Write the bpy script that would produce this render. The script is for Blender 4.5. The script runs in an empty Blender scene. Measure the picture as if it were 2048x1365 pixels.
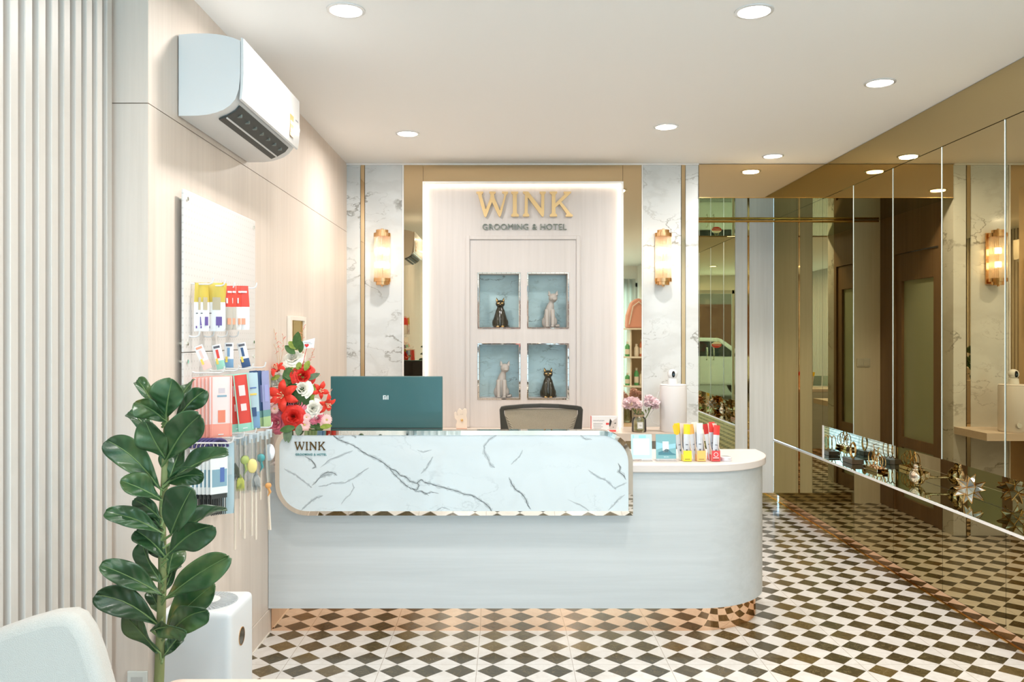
import bpy, bmesh, math, random
from mathutils import Vector, Matrix
SC = bpy.context.scene
R = math.radians
random.seed(7)
# ------------------------------------------------------------------ camera
F = 1640.0; CX, CY, EYE = 1015.0, 673.0, 1.4
cam_d = bpy.data.cameras.new('camera'); cam = bpy.data.objects.new('camera', cam_d)
SC.collection.objects.link(cam); SC.camera = cam
cam.location = (0, 0, EYE); cam.rotation_euler = (R(90), 0, 0)
cam_d.sensor_width = 36; cam_d.lens = F / 2048 * 36
cam_d.shift_x = (1024 - CX) / 2048; cam_d.shift_y = (CY - 682.5) / 2048
cam_d.clip_start = 0.02; cam_d.clip_end = 200
# ------------------------------------------------------------------ view
vs = SC.view_settings
vs.view_transform = 'Standard'; vs.look = 'None'; vs.gamma = 1; vs.exposure = 0.68
SC.display_settings.display_device = 'sRGB'
SC.cycles.max_bounces = 12; SC.cycles.glossy_bounces = 8; SC.cycles.transparent_max_bounces = 16
SC.cycles.sample_clamp_indirect = 6
# ------------------------------------------------------------------ world (hazy daylight sky)
w = bpy.data.worlds.new('sky'); SC.world = w; w.use_nodes = True
wn = w.node_tree.nodes; wl = w.node_tree.links
bg = wn['Background']; bg.inputs['Color'].default_value = (0.50, 0.78, 1.0, 1); bg.inputs['Strength'].default_value = 2.3
# ------------------------------------------------------------------ lights
def area(name, loc, rot, sx, sy, power, col, shape='RECTANGLE', spread=180, portal=False):
    l = bpy.data.lights.new(name, 'AREA'); l.shape = shape; l.size = sx
    if shape in ('RECTANGLE', 'ELLIPSE'): l.size_y = sy
    l.energy = power; l.color = col; l.spread = R(spread)
    if portal: l.cycles.is_portal = True
    o = bpy.data.objects.new(name, l); o.location = loc; o.rotation_euler = rot
    SC.collection.objects.link(o); return o
# daylight entering through the shop front
area('window_daylight', (0.5, -2.74, 1.35), (R(90), 0, 0), 3.1, 2.3, 205, (0.50, 0.80, 1.0))
DAY = bpy.data.objects['window_daylight']; DAY.visible_glossy = False
WARM = (1.0, 0.965, 0.93)
CEIL = 2.611
LAMPS = [(-.599, 3.04), (.917, 3.05), (1.776, 3.91), (-.596, 4.89), (.914, 4.73), (1.78, 5.50),
         (-.6, 1.3), (.92, 1.3), (1.78, 1.9), (-.6, -.4), (.92, -.4), (-.6, -1.9), (.92, -1.9)]
LAMP_POWER = 8.6
# ------------------------------------------------------------------ helpers
COL = SC.collection
def P(x, y, d):
    return Vector(((x - CX) / F * d, d, EYE - (y - CY) / F * d))
def XX(x, d): return (x - CX) / F * d
def ZZ(y, d): return EYE - (y - CY) / F * d

class MB:
    def __init__(s): s.bm = bmesh.new()
    def box(s, x0, x1, y0, y1, z0, z1, bev=0, seg=2):
        r = bmesh.ops.create_cube(s.bm, size=1)
        vv = r['verts']
        for v in vv:
            v.co = Vector(((x0+x1)/2 + v.co.x*(x1-x0), (y0+y1)/2 + v.co.y*(y1-y0), (z0+z1)/2 + v.co.z*(z1-z0)))
        if bev > 0:
            ee = list({e for v in vv for e in v.link_edges})
            bmesh.ops.bevel(s.bm, geom=ee, offset=bev, segments=seg, affect='EDGES', profile=.6)
        return s
    def cyl(s, a, b, r0, r1=None, n=20, cap=True):
        a = Vector(a); b = Vector(b); r1 = r0 if r1 is None else r1
        d = b - a; q = Vector((0, 0, 1)).rotation_difference(d.normalized()).to_matrix().to_4x4()
        m = Matrix.Translation((a+b)/2) @ q
        bmesh.ops.create_cone(s.bm, cap_ends=cap, segments=n, radius1=max(r0, 1e-5), radius2=max(r1, 1e-5), depth=d.length, matrix=m)
        return s
    def sph(s, c, r, sc=(1, 1, 1), u=20, v=14, rot=None):
        m = Matrix.Translation(c) @ (rot.to_4x4() if rot is not None else Matrix.Identity(4)) @ Matrix.Diagonal((r*sc[0], r*sc[1], r*sc[2], 1))
        bmesh.ops.create_uvsphere(s.bm, u_segments=u, v_segments=v, radius=1, matrix=m); return s
    def lathe(s, prof, c=(0, 0, 0), n=28, axis='z'):
        c = Vector(c); rings = []
        for (r, h) in prof:
            ring = []
            for i in range(n):
                t = 2*math.pi*i/n
                if axis == 'z': p = Vector((r*math.cos(t), r*math.sin(t), h))
                elif axis == 'y': p = Vector((r*math.cos(t), h, r*math.sin(t)))
                else: p = Vector((h, r*math.cos(t), r*math.sin(t)))
                ring.append(s.bm.verts.new(c+p))
            rings.append(ring)
        for a, b in zip(rings, rings[1:]):
            for i in range(n):
                s.bm.faces.new((a[i], a[(i+1) % n], b[(i+1) % n], b[i]))
        return s
    def prism(s, pts, lo, hi, axis='z', bev=0):
        """pts 2D polygon, extruded along axis"""
        def mk(p, h):
            if axis == 'z': return Vector((p[0], p[1], h))
            if axis == 'y': return Vector((p[0], h, p[1]))
            return Vector((h, p[0], p[1]))
        A = [s.bm.verts.new(mk(p, lo)) for p in pts]; B = [s.bm.verts.new(mk(p, hi)) for p in pts]
        n = len(pts); s.bm.faces.new(A[::-1]); f = s.bm.faces.new(B)
        for i in range(n): s.bm.faces.new((A[i], A[(i+1) % n], B[(i+1) % n], B[i]))
        return s
    def tube(s, pts, r, n=8, closed=False):
        pts = [Vector(p) for p in pts]; rr = r if isinstance(r, (list, tuple)) else [r]*len(pts)
        rings = []; up = None
        for i, p in enumerate(pts):
            a = pts[i-1] if (i > 0 or closed) else p; b = pts[(i+1) % len(pts)] if (i < len(pts)-1 or closed) else p
            t = (b - a).normalized()
            if up is None:
                up = t.orthogonal().normalized()
            else:
                up = (up - t*up.dot(t)); up = up.normalized() if up.length > 1e-6 else t.orthogonal().normalized()
            v = t.cross(up)
            rings.append([s.bm.verts.new(p + (up*math.cos(2*math.pi*k/n) + v*math.sin(2*math.pi*k/n))*rr[i]) for k in range(n)])
        m = len(rings)
        for i in range(m if closed else m-1):
            a, b = rings[i], rings[(i+1) % m]
            for k in range(n): s.bm.faces.new((a[k], a[(k+1) % n], b[(k+1) % n], b[k]))
        if not closed:
            s.bm.faces.new(rings[0][::-1]); s.bm.faces.new(rings[-1])
        return s
    def grid(s, f, nu, nv):
        """f(u,v)->point, u,v in 0..1"""
        V = [[s.bm.verts.new(f(i/nu, j/nv)) for j in range(nv+1)] for i in range(nu+1)]
        for i in range(nu):
            for j in range(nv): s.bm.faces.new((V[i][j], V[i+1][j], V[i+1][j+1], V[i][j+1]))
        return s
    def quad(s, *pts):
        s.bm.faces.new([s.bm.verts.new(Vector(p)) for p in pts]); return s
    def move(s, off):
        for v in s.bm.verts: v.co += Vector(off)
        return s
    def xf(s, m):
        for v in s.bm.verts: v.co = m @ v.co
        return s
    def mesh(s, name, smooth=False, ang=40):
        s.bm.normal_update()
        bmesh.ops.recalc_face_normals(s.bm, faces=s.bm.faces)
        me = bpy.data.meshes.new(name); s.bm.to_mesh(me); s.bm.free()
        if smooth:
            me.shade_smooth()
            try: me.set_sharp_from_angle(angle=R(ang))
            except Exception: pass
        return me

def link(name, mb, mat, parent=None, label=None, smooth=False, loc=None, ang=40, mods=None):
    me = mb.mesh(name, smooth, ang) if isinstance(mb, MB) else mb
    o = bpy.data.objects.new(name, me); COL.objects.link(o)
    if mat is not None:
        if isinstance(mat, (list, tuple)):
            for m in mat: me.materials.append(m)
        else:
            if len(me.materials) == 0: me.materials.append(mat)
    if parent is not None: o.parent = parent
    if loc is not None: o.location = loc
    if label: o['label'] = label
    if mods:
        for k, a in mods:
            md = o.modifiers.new(k.lower(), k)
            for kk, vv in a.items(): setattr(md, kk, vv)
    return o
def thing(name, label, cat, loc=(0, 0, 0), rz=0, group=None):
    o = bpy.data.objects.new(name, None); COL.objects.link(o); o.empty_display_size = .05
    o.location = loc; o.rotation_euler = (0, 0, rz); o['label'] = label; o['category'] = cat
    if group: o['group'] = group
    return o
def solo(o, label, cat, group=None):
    o['label'] = label; o['category'] = cat
    if group: o['group'] = group
    return o
def struct(name, mb, mat, parent=None, smooth=False):
    o = link(name, mb, mat, parent, smooth=smooth)
    if parent is None: o['kind'] = 'structure'
    return o
def structempty(name):
    o = bpy.data.objects.new(name, None); COL.objects.link(o); o['kind'] = 'structure'; return o
def dup(root, loc, rz=None, label=None, rot=None):
    r = root.copy(); COL.objects.link(r); r.location = loc
    if rz is not None: r.rotation_euler = (0, 0, rz)
    if rot is not None: r.rotation_euler = rot
    if label: r['label'] = label
    for ch in list(root.children):
        c = ch.copy(); COL.objects.link(c); c.parent = r
        for g in list(ch.children):
            d = g.copy(); COL.objects.link(d); d.parent = c
    return r
def rrect(x0, x1, z0, z1, tl=0, tr=0, br=0, bl=0, n=10):
    pts = []
    for (cx, cz, r, a0) in ((x1, z1, tr, 0), (x0, z1, tl, 90), (x0, z0, bl, 180), (x1, z0, br, 270)):
        sx = -1 if cx == x1 else 1; sz = -1 if cz == z1 else 1
        if r <= 0: pts.append((cx, cz)); continue
        for k in range(n+1):
            a = R(a0 + 90*k/n); pts.append((cx+sx*r+r*math.cos(a), cz+sz*r+r*math.sin(a)))
    return pts
_txt = {}
def text_mesh(txt, h, ext=.001, font_w=1.0, bold=0):
    cu = bpy.data.curves.new('text', 'FONT'); cu.body = txt; cu.size = 1; cu.extrude = 0; cu.align_x = 'LEFT'; cu.offset = bold
    cu.resolution_u = 4; cu.space_character = 1.12
    o = bpy.data.objects.new('t', cu); COL.objects.link(o)
    bpy.context.view_layer.update()
    me = bpy.data.meshes.new_from_object(o.evaluated_get(bpy.context.evaluated_depsgraph_get()))
    COL.objects.unlink(o); bpy.data.objects.remove(o); bpy.data.curves.remove(cu)
    bm = bmesh.new(); bm.from_mesh(me); bpy.data.meshes.remove(me)
    g = bmesh.ops.extrude_face_region(bm, geom=list(bm.faces))
    for v in g['geom']:
        if isinstance(v, bmesh.types.BMVert): v.co.z -= ext/h*0.73
    k = h/0.73
    for v in bm.verts: v.co = Vector((v.co.x*k*font_w, v.co.z*k, v.co.y*k)); v.co.y = -v.co.y
    m = MB(); m.bm.free(); m.bm = bm; return m
def fit_text(txt, x0, x1, zc, h, y, mat, parent, name='lettering', ext=.001, bold=0):
    """text facing -Y, spanning x0..x1, cap height h, bottom zc, front at y (local)"""
    m = text_mesh(txt, h, ext, 1.0, bold)
    xs = [v.co.x for v in m.bm.verts]; a, b = min(xs), max(xs); k = (x1-x0)/(b-a)
    ys = [v.co.y for v in m.bm.verts]; ya = min(ys)
    for v in m.bm.verts: v.co = Vector((x0+(v.co.x-a)*k, y+(v.co.y-ya), zc+v.co.z))
    return link(name, m, mat, parent)
# ------------------------------------------------------------------ materials
def newmat(name):
    m = bpy.data.materials.new(name); m.use_nodes = True
    nt = m.node_tree; b = nt.nodes['Principled BSDF']; return m, nt.nodes, nt.links, b
def simple(name, col, rough=.5, metal=0, bump=0, bscale=200, trans=0, ior=1.45, alpha=1, coat=0, spec=.5, sheen=0, var=0):
    m, N, L, b = newmat(name)
    b.inputs['Base Color'].default_value = (*col, 1); b.inputs['Roughness'].default_value = rough
    b.inputs['Metallic'].default_value = metal; b.inputs['IOR'].default_value = ior
    b.inputs['Transmission Weight'].default_value = trans; b.inputs['Alpha'].default_value = alpha
    b.inputs['Coat Weight'].default_value = coat; b.inputs['Specular IOR Level'].default_value = spec
    b.inputs['Sheen Weight'].default_value = sheen
    g = N.new('ShaderNodeNewGeometry')
    n = N.new('ShaderNodeTexNoise'); n.inputs['Scale'].default_value = bscale; n.inputs['Detail'].default_value = 3
    L.new(g.outputs['Position'], n.inputs['Vector'])
    if bump:
        bp = N.new('ShaderNodeBump'); bp.inputs['Strength'].default_value = bump; bp.inputs['Distance'].default_value = .002
        L.new(n.outputs['Fac'], bp.inputs['Height']); L.new(bp.outputs['Normal'], b.inputs['Normal'])
    if var:
        mx = N.new('ShaderNodeMix'); mx.data_type = 'RGBA'; mx.blend_type = 'MULTIPLY'; mx.inputs['Factor'].default_value = 1
        rp = N.new('ShaderNodeMapRange'); rp.inputs['From Min'].default_value = .3; rp.inputs['From Max'].default_value = .7
        rp.inputs['To Min'].default_value = 1-var; rp.inputs['To Max'].default_value = 1
        L.new(n.outputs['Fac'], rp.inputs['Value']); mx.inputs['A'].default_value = (*col, 1)
        L.new(rp.outputs['Result'], mx.inputs['B']); L.new(mx.outputs['Result'], b.inputs['Base Color'])
    return m
def emis(name, col, strength):
    m, N, L, b = newmat(name)
    b.inputs['Base Color'].default_value = (1, 1, 1, 1)
    b.inputs['Emission Color'].default_value = (*col, 1); b.inputs['Emission Strength'].default_value = strength
    return m
def wood(name, c1, c2, axis='z', rough=.42, fine=1.0):
    """laminate with long grain streaks; axis = direction the grain runs"""
    m, N, L, b = newmat(name)
    g = N.new('ShaderNodeNewGeometry'); mp = N.new('ShaderNodeMapping')
    s = [38*fine, 38*fine, 38*fine]; s['xyz'.index(axis)] = 1.3
    mp.inputs['Scale'].default_value = s; L.new(g.outputs['Position'], mp.inputs['Vector'])
    n1 = N.new('ShaderNodeTexNoise'); n1.inputs['Scale'].default_value = 1; n1.inputs['Detail'].default_value = 6; n1.inputs['Roughness'].default_value = .65
    n1.inputs['Distortion'].default_value = .4
    L.new(mp.outputs['Vector'], n1.inputs['Vector'])
    mp2 = N.new('ShaderNodeMapping'); s2 = [5, 5, 5]; s2['xyz'.index(axis)] = .5; mp2.inputs['Scale'].default_value = s2
    L.new(g.outputs['Position'], mp2.inputs['Vector'])
    n2 = N.new('ShaderNodeTexNoise'); n2.inputs['Scale'].default_value = 1; n2.inputs['Detail'].default_value = 3
    L.new(mp2.outputs['Vector'], n2.inputs['Vector'])
    ad = N.new('ShaderNodeMath'); ad.operation = 'ADD'; L.new(n1.outputs['Fac'], ad.inputs[0]); L.new(n2.outputs['Fac'], ad.inputs[1])
    cr = N.new('ShaderNodeValToRGB'); cr.color_ramp.elements[0].position = .36; cr.color_ramp.elements[1].position = .64
    hf = N.new('ShaderNodeMath'); hf.operation = 'MULTIPLY'; hf.inputs[1].default_value = .5; L.new(ad.outputs[0], hf.inputs[0])
    cr.color_ramp.elements[0].color = (*c2, 1); cr.color_ramp.elements[1].color = (*c1, 1)
    L.new(hf.outputs[0], cr.inputs['Fac']); L.new(cr.outputs['Color'], b.inputs['Base Color'])
    b.inputs['Roughness'].default_value = rough
    bp = N.new('ShaderNodeBump'); bp.inputs['Strength'].default_value = .08; bp.inputs['Distance'].default_value = .001
    L.new(n1.outputs['Fac'], bp.inputs['Height']); L.new(bp.outputs['Normal'], b.inputs['Normal'])
    return m
def marble(name, base, vein, rough=.1, scale=1.0, seed=(0, 0, 0), width=.018, strength=1.0, rot=0.6, coat=.3):
    m, N, L, b = newmat(name)
    g = N.new('ShaderNodeNewGeometry'); mp = N.new('ShaderNodeMapping')
    mp.inputs['Location'].default_value = seed; mp.inputs['Rotation'].default_value = (0, rot, .3); mp.inputs['Scale'].default_value = (scale, scale, scale*1.9)
    L.new(g.outputs['Position'], mp.inputs['Vector'])
    wn_ = N.new('ShaderNodeTexNoise'); wn_.inputs['Scale'].default_value = 3.2; wn_.inputs['Detail'].default_value = 7; wn_.inputs['Roughness'].default_value = .6
    L.new(mp.outputs['Vector'], wn_.inputs['Vector'])
    sb = N.new('ShaderNodeVectorMath'); sb.operation = 'SCALE'; sb.inputs['Scale'].default_value = .55
    L.new(wn_.outputs['Color'], sb.inputs[0])
    av = N.new('ShaderNodeVectorMath'); av.operation = 'ADD'; L.new(mp.outputs['Vector'], av.inputs[0]); L.new(sb.outputs[0], av.inputs[1])
    def ridge(sc, wd, off):
        o = N.new('ShaderNodeVectorMath'); o.operation = 'ADD'; o.inputs[1].default_value = off; L.new(av.outputs[0], o.inputs[0])
        n = N.new('ShaderNodeTexNoise'); n.inputs['Scale'].default_value = sc; n.inputs['Detail'].default_value = 1.5
        L.new(o.outputs[0], n.inputs['Vector'])
        a = N.new('ShaderNodeMath'); a.operation = 'SUBTRACT'; a.inputs[1].default_value = .5; L.new(n.outputs['Fac'], a.inputs[0])
        c = N.new('ShaderNodeMath'); c.operation = 'ABSOLUTE'; L.new(a.outputs[0], c.inputs[0])
        r = N.new('ShaderNodeMapRange'); r.interpolation_type = 'SMOOTHSTEP'; r.inputs['From Min'].default_value = 0; r.inputs['From Max'].default_value = wd
        r.inputs['To Min'].default_value = 1; r.inputs['To Max'].default_value = 0; L.new(c.outputs[0], r.inputs['Value']); return r
    r1 = ridge(1.5, width, (0, 0, 0)); r2 = ridge(2.6, width*.7, (7, 3, 5)); r3 = ridge(1.4, .09, (0, 0, 0))
    mk = N.new('ShaderNodeTexNoise'); mk.inputs['Scale'].default_value = 2.3; mk.inputs['Detail'].default_value = 2; L.new(av.outputs[0], mk.inputs['Vector'])
    mr = N.new('ShaderNodeMapRange'); mr.inputs['From Min'].default_value = .42; mr.inputs['From Max'].default_value = .62; L.new(mk.outputs['Fac'], mr.inputs['Value'])
    def mul(a, b_, k=1):
        x = N.new('ShaderNodeMath'); x.operation = 'MULTIPLY'; L.new(a, x.inputs[0])
        if isinstance(b_, float): x.inputs[1].default_value = b_
        else: L.new(b_, x.inputs[1])
        return x.outputs[0]
    def mxx(a, b_):
        x = N.new('ShaderNodeMath'); x.operation = 'MAXIMUM'; L.new(a, x.inputs[0]); L.new(b_, x.inputs[1]); return x.outputs[0]
    tot = mxx(mul(r1.outputs[0], mr.outputs[0]), mul(mul(r2.outputs[0], mr.outputs[0]), .55))
    tot = mxx(tot, mul(r3.outputs[0], .16)); tot = mul(tot, float(strength))
    mx = N.new('ShaderNodeMix'); mx.data_type = 'RGBA'; mx.inputs['A'].default_value = (*base, 1); mx.inputs['B'].default_value = (*vein, 1)
    L.new(tot, mx.inputs['Factor']); L.new(mx.outputs['Result'], b.inputs['Base Color'])
    b.inputs['Roughness'].default_value = rough; b.inputs['Coat Weight'].default_value = coat; b.inputs['Coat Roughness'].default_value = .03
    return m
def mirror(name, col, rough=.01, wob=0):
    m, N, L, b = newmat(name)
    b.inputs['Base Color'].default_value = (*col, 1); b.inputs['Metallic'].default_value = 1; b.inputs['Roughness'].default_value = rough
    b.inputs['Specular Tint'].default_value = (*col, 1)
    g = N.new('ShaderNodeNewGeometry'); n = N.new('ShaderNodeTexNoise'); n.inputs['Scale'].default_value = 1.3; n.inputs['Detail'].default_value = 0
    L.new(g.outputs['Position'], n.inputs['Vector'])
    if wob:
        bp = N.new('ShaderNodeBump'); bp.inputs['Strength'].default_value = 1; bp.inputs['Distance'].default_value = wob
        L.new(n.outputs['Fac'], bp.inputs['Height']); L.new(bp.outputs['Normal'], b.inputs['Normal'])
    return m
def tile_floor():
    m, N, L, b = newmat('diamond_tile')
    g = N.new('ShaderNodeNewGeometry'); s = N.new('ShaderNodeSeparateXYZ'); L.new(g.outputs['Position'], s.inputs[0])
    def M(op, a, b_=None, c=None):
        x = N.new('ShaderNodeMath'); x.operation = op
        for i, q in enumerate((a, b_, c)):
            if q is None: continue
            if isinstance(q, (int, float)): x.inputs[i].default_value = q
            else: L.new(q, x.inputs[i])
        return x.outputs[0]
    W = .136
    def cell(ax, off):
        u = M('DIVIDE', M('SUBTRACT', ax, off), W)
        r = M('ROUND', u); return M('ABSOLUTE', M('SUBTRACT', u, r)), r
    u, iu = cell(s.outputs['X'], .0741); v, iv = cell(s.outputs['Y'], 3.563)
    dsum = M('ADD', u, v)
    black = M('LESS_THAN', dsum, .478)
    def grout(ax, off):
        t = M('DIVIDE', M('SUBTRACT', ax, off), W*3); return M('MULTIPLY', M('ABSOLUTE', M('SUBTRACT', t, M('ROUND', t))), W*3)
    gr = M('LESS_THAN', M('MINIMUM', grout(s.outputs['X'], .2785), grout(s.outputs['Y'], 3.495)), .0013)
    cv = N.new('ShaderNodeCombineXYZ'); L.new(iu, cv.inputs[0]); L.new(iv, cv.inputs[1])
    wn2 = N.new('ShaderNodeTexWhiteNoise'); L.new(cv.outputs[0], wn2.inputs['Vector'])
    n = N.new('ShaderNodeTexNoise'); n.inputs['Scale'].default_value = 14; n.inputs['Detail'].default_value = 8; n.inputs['Roughness'].default_value = .7
    n.inputs['Distortion'].default_value = 1.2; L.new(g.outputs['Position'], n.inputs['Vector'])
    cr = N.new('ShaderNodeValToRGB'); e = cr.color_ramp.elements
    e[0].position = .0; e[0].color = (.050, .040, .019, 1); e[1].position = 1; e[1].color = (.15, .095, .028, 1)
    q = cr.color_ramp.elements.new(.6); q.color = (.075, .052, .020, 1)
    L.new(M('ADD', M('MULTIPLY', wn2.outputs['Value'], .75), M('MULTIPLY', n.outputs['Fac'], .3)), cr.inputs['Fac'])
    # light veins in dark stone
    vn = M('LESS_THAN', M('ABSOLUTE', M('SUBTRACT', n.outputs['Fac'], .5)), .006)
    mv = N.new('ShaderNodeMix'); mv.data_type = 'RGBA'; L.new(M('MULTIPLY', vn, .5), mv.inputs['Factor']); L.new(cr.outputs['Color'], mv.inputs['A']); mv.inputs['B'].default_value = (.32, .26, .14, 1)
    cw = N.new('ShaderNodeValToRGB'); cw.color_ramp.elements[0].position = .35; cw.color_ramp.elements[0].color = (.63, .585, .54, 1)
    cw.color_ramp.elements[1].position = .6; cw.color_ramp.elements[1].color = (.71, .675, .635, 1); L.new(n.outputs['Fac'], cw.inputs['Fac'])
    mg = N.new('ShaderNodeMix'); mg.data_type = 'RGBA'; L.new(gr, mg.inputs['Factor']); L.new(cw.outputs['Color'], mg.inputs['A']); mg.inputs['B'].default_value = (.38, .33, .27, 1)
    mx = N.new('ShaderNodeMix'); mx.data_type = 'RGBA'; L.new(black, mx.inputs['Factor']); L.new(mg.outputs['Result'], mx.inputs['A']); L.new(mv.outputs['Result'], mx.inputs['B'])
    L.new(mx.outputs['Result'], b.inputs['Base Color']); b.inputs['Roughness'].default_value = .16
    b.inputs['Specular IOR Level'].default_value = .45
    return m
M_ = {}
M_['wall'] = wood('pale_wood_wall', (.76, .66, .575), (.66, .565, .485), 'z')
M_['slat'] = wood('pale_wood_slat', (.62, .58, .53), (.57, .53, .48), 'z')
M_['panelwood'] = wood('pale_wood_panel', (.62, .565, .53), (.545, .495, .46), 'z')
M_['passwood'] = wood('greyed_wood_panel', (.90, .87, .82), (.78, .75, .69), 'z')
M_['counter'] = wood('white_ash_laminate', (.60, .615, .61), (.52, .535, .53), 'x', rough=.35)
M_['counter_top'] = simple('cream_top', (.70, .62, .57), .35)
M_['walnut'] = wood('walnut', (.27, .165, .09), (.19, .11, .055), 'z')
M_['shelfwood'] = wood('beige_shelf', (.74, .63, .54), (.66, .55, .46), 'x')
M_['ceil'] = simple('ceiling_paint', (.90, .90, .88), .7, bump=.05, bscale=60)
M_['marble'] = marble('white_marble', (.68, .69, .675), (.30, .29, .26), .09, seed=(1.2, 0, .4), width=.014)
M_['marble2'] = marble('counter_marble', (.64, .69, .70), (.40, .44, .45), .05, scale=1.5, seed=(3.3, 1, 2.1), width=.010, rot=-.6, strength=.45)
M_['marble3'] = marble('niche_marble', (.46, .60, .60), (.20, .24, .22), .08, scale=3, seed=(5, 2, 1), width=.02)  # bluish tint of reflected daylight is put into the stone colour
M_['bronze'] = mirror('bronze_mirror', (.68, .54, .34), .012)
M_['bronze_r'] = mirror('bronze_mirror_side', (.56, .475, .30), .008)
M_['clear'] = mirror('clear_mirror', (.86, .90, .86), .008)
M_['bevel'] = mirror('bevelled_mirror', (.82, .80, .75), .02, .006)
M_['copper'] = mirror('copper_mirror', (.85, .60, .42), .03)
M_['gold'] = mirror('polished_gold', (.90, .62, .28), .12)
M_['sign_gold'] = simple('satin_gold', (.78, .55, .27), .38, metal=.45)
M_['brass'] = mirror('brushed_brass', (.80, .52, .28), .2)
M_['tile'] = tile_floor()
M_['white'] = simple('white_plastic', (.74, .74, .73), .3)
M_['white_gloss'] = simple('glossy_white', (.74, .74, .73), .12, coat=.4)
M_['edge'] = simple('glass_edge', (.62, .68, .62), .15, spec=.8)
M_['dark'] = simple('dark_plastic', (.03, .03, .03), .4)
M_['black'] = simple('black_void', (.012, .01, .008), .7)
M_['paint_white'] = simple('white_trim', (.84, .81, .77), .4)
M_['led'] = emis('led_strip', (1.0, .82, .62), 3.2)
M_['lamp'] = emis('downlight_glow', (1.0, .95, .88), 14)
M_['bulb'] = emis('bulb_glow', (1.0, .86, .66), 13)
def glass(name, tint=(1, 1, 1), gl=.12, rough=.02):
    m, N, L, b = newmat(name); out = N['Material Output']; N.remove(b)
    t = N.new('ShaderNodeBsdfTransparent'); t.inputs['Color'].default_value = (*tint, 1)
    g = N.new('ShaderNodeBsdfGlossy'); g.inputs['Roughness'].default_value = rough
    fr = N.new('ShaderNodeLayerWeight'); fr.inputs['Blend'].default_value = .25
    mr = N.new('ShaderNodeMapRange'); mr.inputs['To Min'].default_value = gl*.5; mr.inputs['To Max'].default_value = min(1, gl*5)
    L.new(fr.outputs['Fresnel'], mr.inputs['Value'])
    x = N.new('ShaderNodeMixShader'); L.new(mr.outputs['Result'], x.inputs['Fac']); L.new(t.outputs[0], x.inputs[1]); L.new(g.outputs[0], x.inputs[2])
    L.new(x.outputs[0], out.inputs['Surface']); return m
M_['glass'] = glass('clear_glass')
M_['film'] = glass('clear_plastic_film', (.93, .95, .96), .22, .12)
def translucent(name, col, fac=.5):
    m, N, L, b = newmat(name); out = N['Material Output']
    b.inputs['Base Color'].default_value = (*col, 1); b.inputs['Roughness'].default_value = .5
    t = N.new('ShaderNodeBsdfTranslucent'); t.inputs['Color'].default_value = (*col, 1)
    x = N.new('ShaderNodeMixShader'); x.inputs['Fac'].default_value = fac
    L.new(b.outputs[0], x.inputs[1]); L.new(t.outputs[0], x.inputs[2]); L.new(x.outputs[0], out.inputs['Surface']); return m
C = lambda n, c, r=.5, **k: M_.setdefault(n, simple(n, c, r, **k))

# ================================================================== ROOM SHELL
LX, RX, BY = -1.128, 2.234, 5.754
struct('floor', MB().box(-1.4, 2.7, -2.7, 8.2, -.08, 0), M_['tile'])
struct('ceiling', MB().box(-1.4, 2.7, -2.7, 5.80, CEIL, CEIL+.1), M_['ceil'])
# left wall, with fine joints
wl_ = structempty('wall_left')
struct('wood_panel', MB().box(LX-.15, LX, 2.58, 6.0, .112, 2.131), M_['wall'], wl_)
struct('wood_panel', MB().box(LX-.15, LX, 2.58, 6.0, 2.134, CEIL), M_['wall'], wl_)
struct('joint', MB().box(LX-.15, LX-.004, 2.58, 6.0, 2.130, 2.135), C('joint_brown', (.16, .11, .07)), wl_)
struct('wood_panel', MB().box(-1.42, LX-.0005, 2.575, 2.585, 0, 2.131), M_['wall'], wl_)
struct('wood_panel', MB().box(-1.42, LX-.0005, 2.575, 2.585, 2.134, CEIL), M_['wall'], wl_)
struct('baseboard_left', MB().box(LX-.15, LX+.004, 2.587, 5.75, .0, .11, .001, 1), M_['wall'])
struct('trim_1', MB().box(LX+.0045, LX+.010, 2.84, 3.86, 0, .006), C('cream_bead', (.8, .74, .66)))
# slatted wall near the camera
ws = structempty('wall_left_slatted')
struct('backing', MB().box(-1.45, -1.262, -2.6, 2.575, 0, CEIL), M_['slat'], ws)
mb = None
for k in range(90):
    y1 = 2.535 - k*.0607
    struct('slat', MB().box(-1.262, -1.222, y1-.033, y1, 0, CEIL, .002, 1), M_['slat'], ws)
    if y1 < -2.5: break
# back wall shell and claddings
struct('wall_back', MB().box(-1.4, 1.198, 5.902, 6.0, 0, CEIL), M_['wall'])
wb = structempty('wall_back_cladding')
def clad(nm, x0, x1, z0, z1, mat, y0=BY, y1=5.9):
    return struct(nm, MB().box(XX(x0, y0), XX(x1, y0), y0, y1, z0, z1), mat, wb)
clad('marble_panel', 693.5, 720.5, 0, CEIL-.002, M_['marble'])
clad('mirror_strip', 721.5, 729, 0, CEIL-.002, M_['bronze'], BY-.003)
clad('marble_panel', 730, 804, 0, CEIL-.002, M_['marble'])
clad('white_bead', 804.3, 807.5, 0, CEIL-.002, M_['paint_white'], BY-.006)
clad('mirror_panel', 808, 846, 0, CEIL-.004, M_['bronze'])
clad('mirror_panel', 1246, 1283, 0, CEIL-.004, M_['bronze'])
struct('mirror_panel', MB().box(XX(846.6, BY), XX(1245.4, BY), BY, 5.9, 2.44, CEIL-.004), M_['bronze'], wb)
clad('white_bead', 1283.5, 1286, 0, CEIL-.002, M_['paint_white'], BY-.006)
clad('marble_panel', 1286.3, 1362, 0, CEIL-.002, M_['marble'])
clad('mirror_strip', 1363, 1370.5, 0, CEIL-.002, M_['bronze'], BY-.003)
struct('marble_panel', MB().box(XX(1371.5, BY), 1.3395, BY, 5.9, 0, CEIL-.002), M_['marble'], wb)
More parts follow.
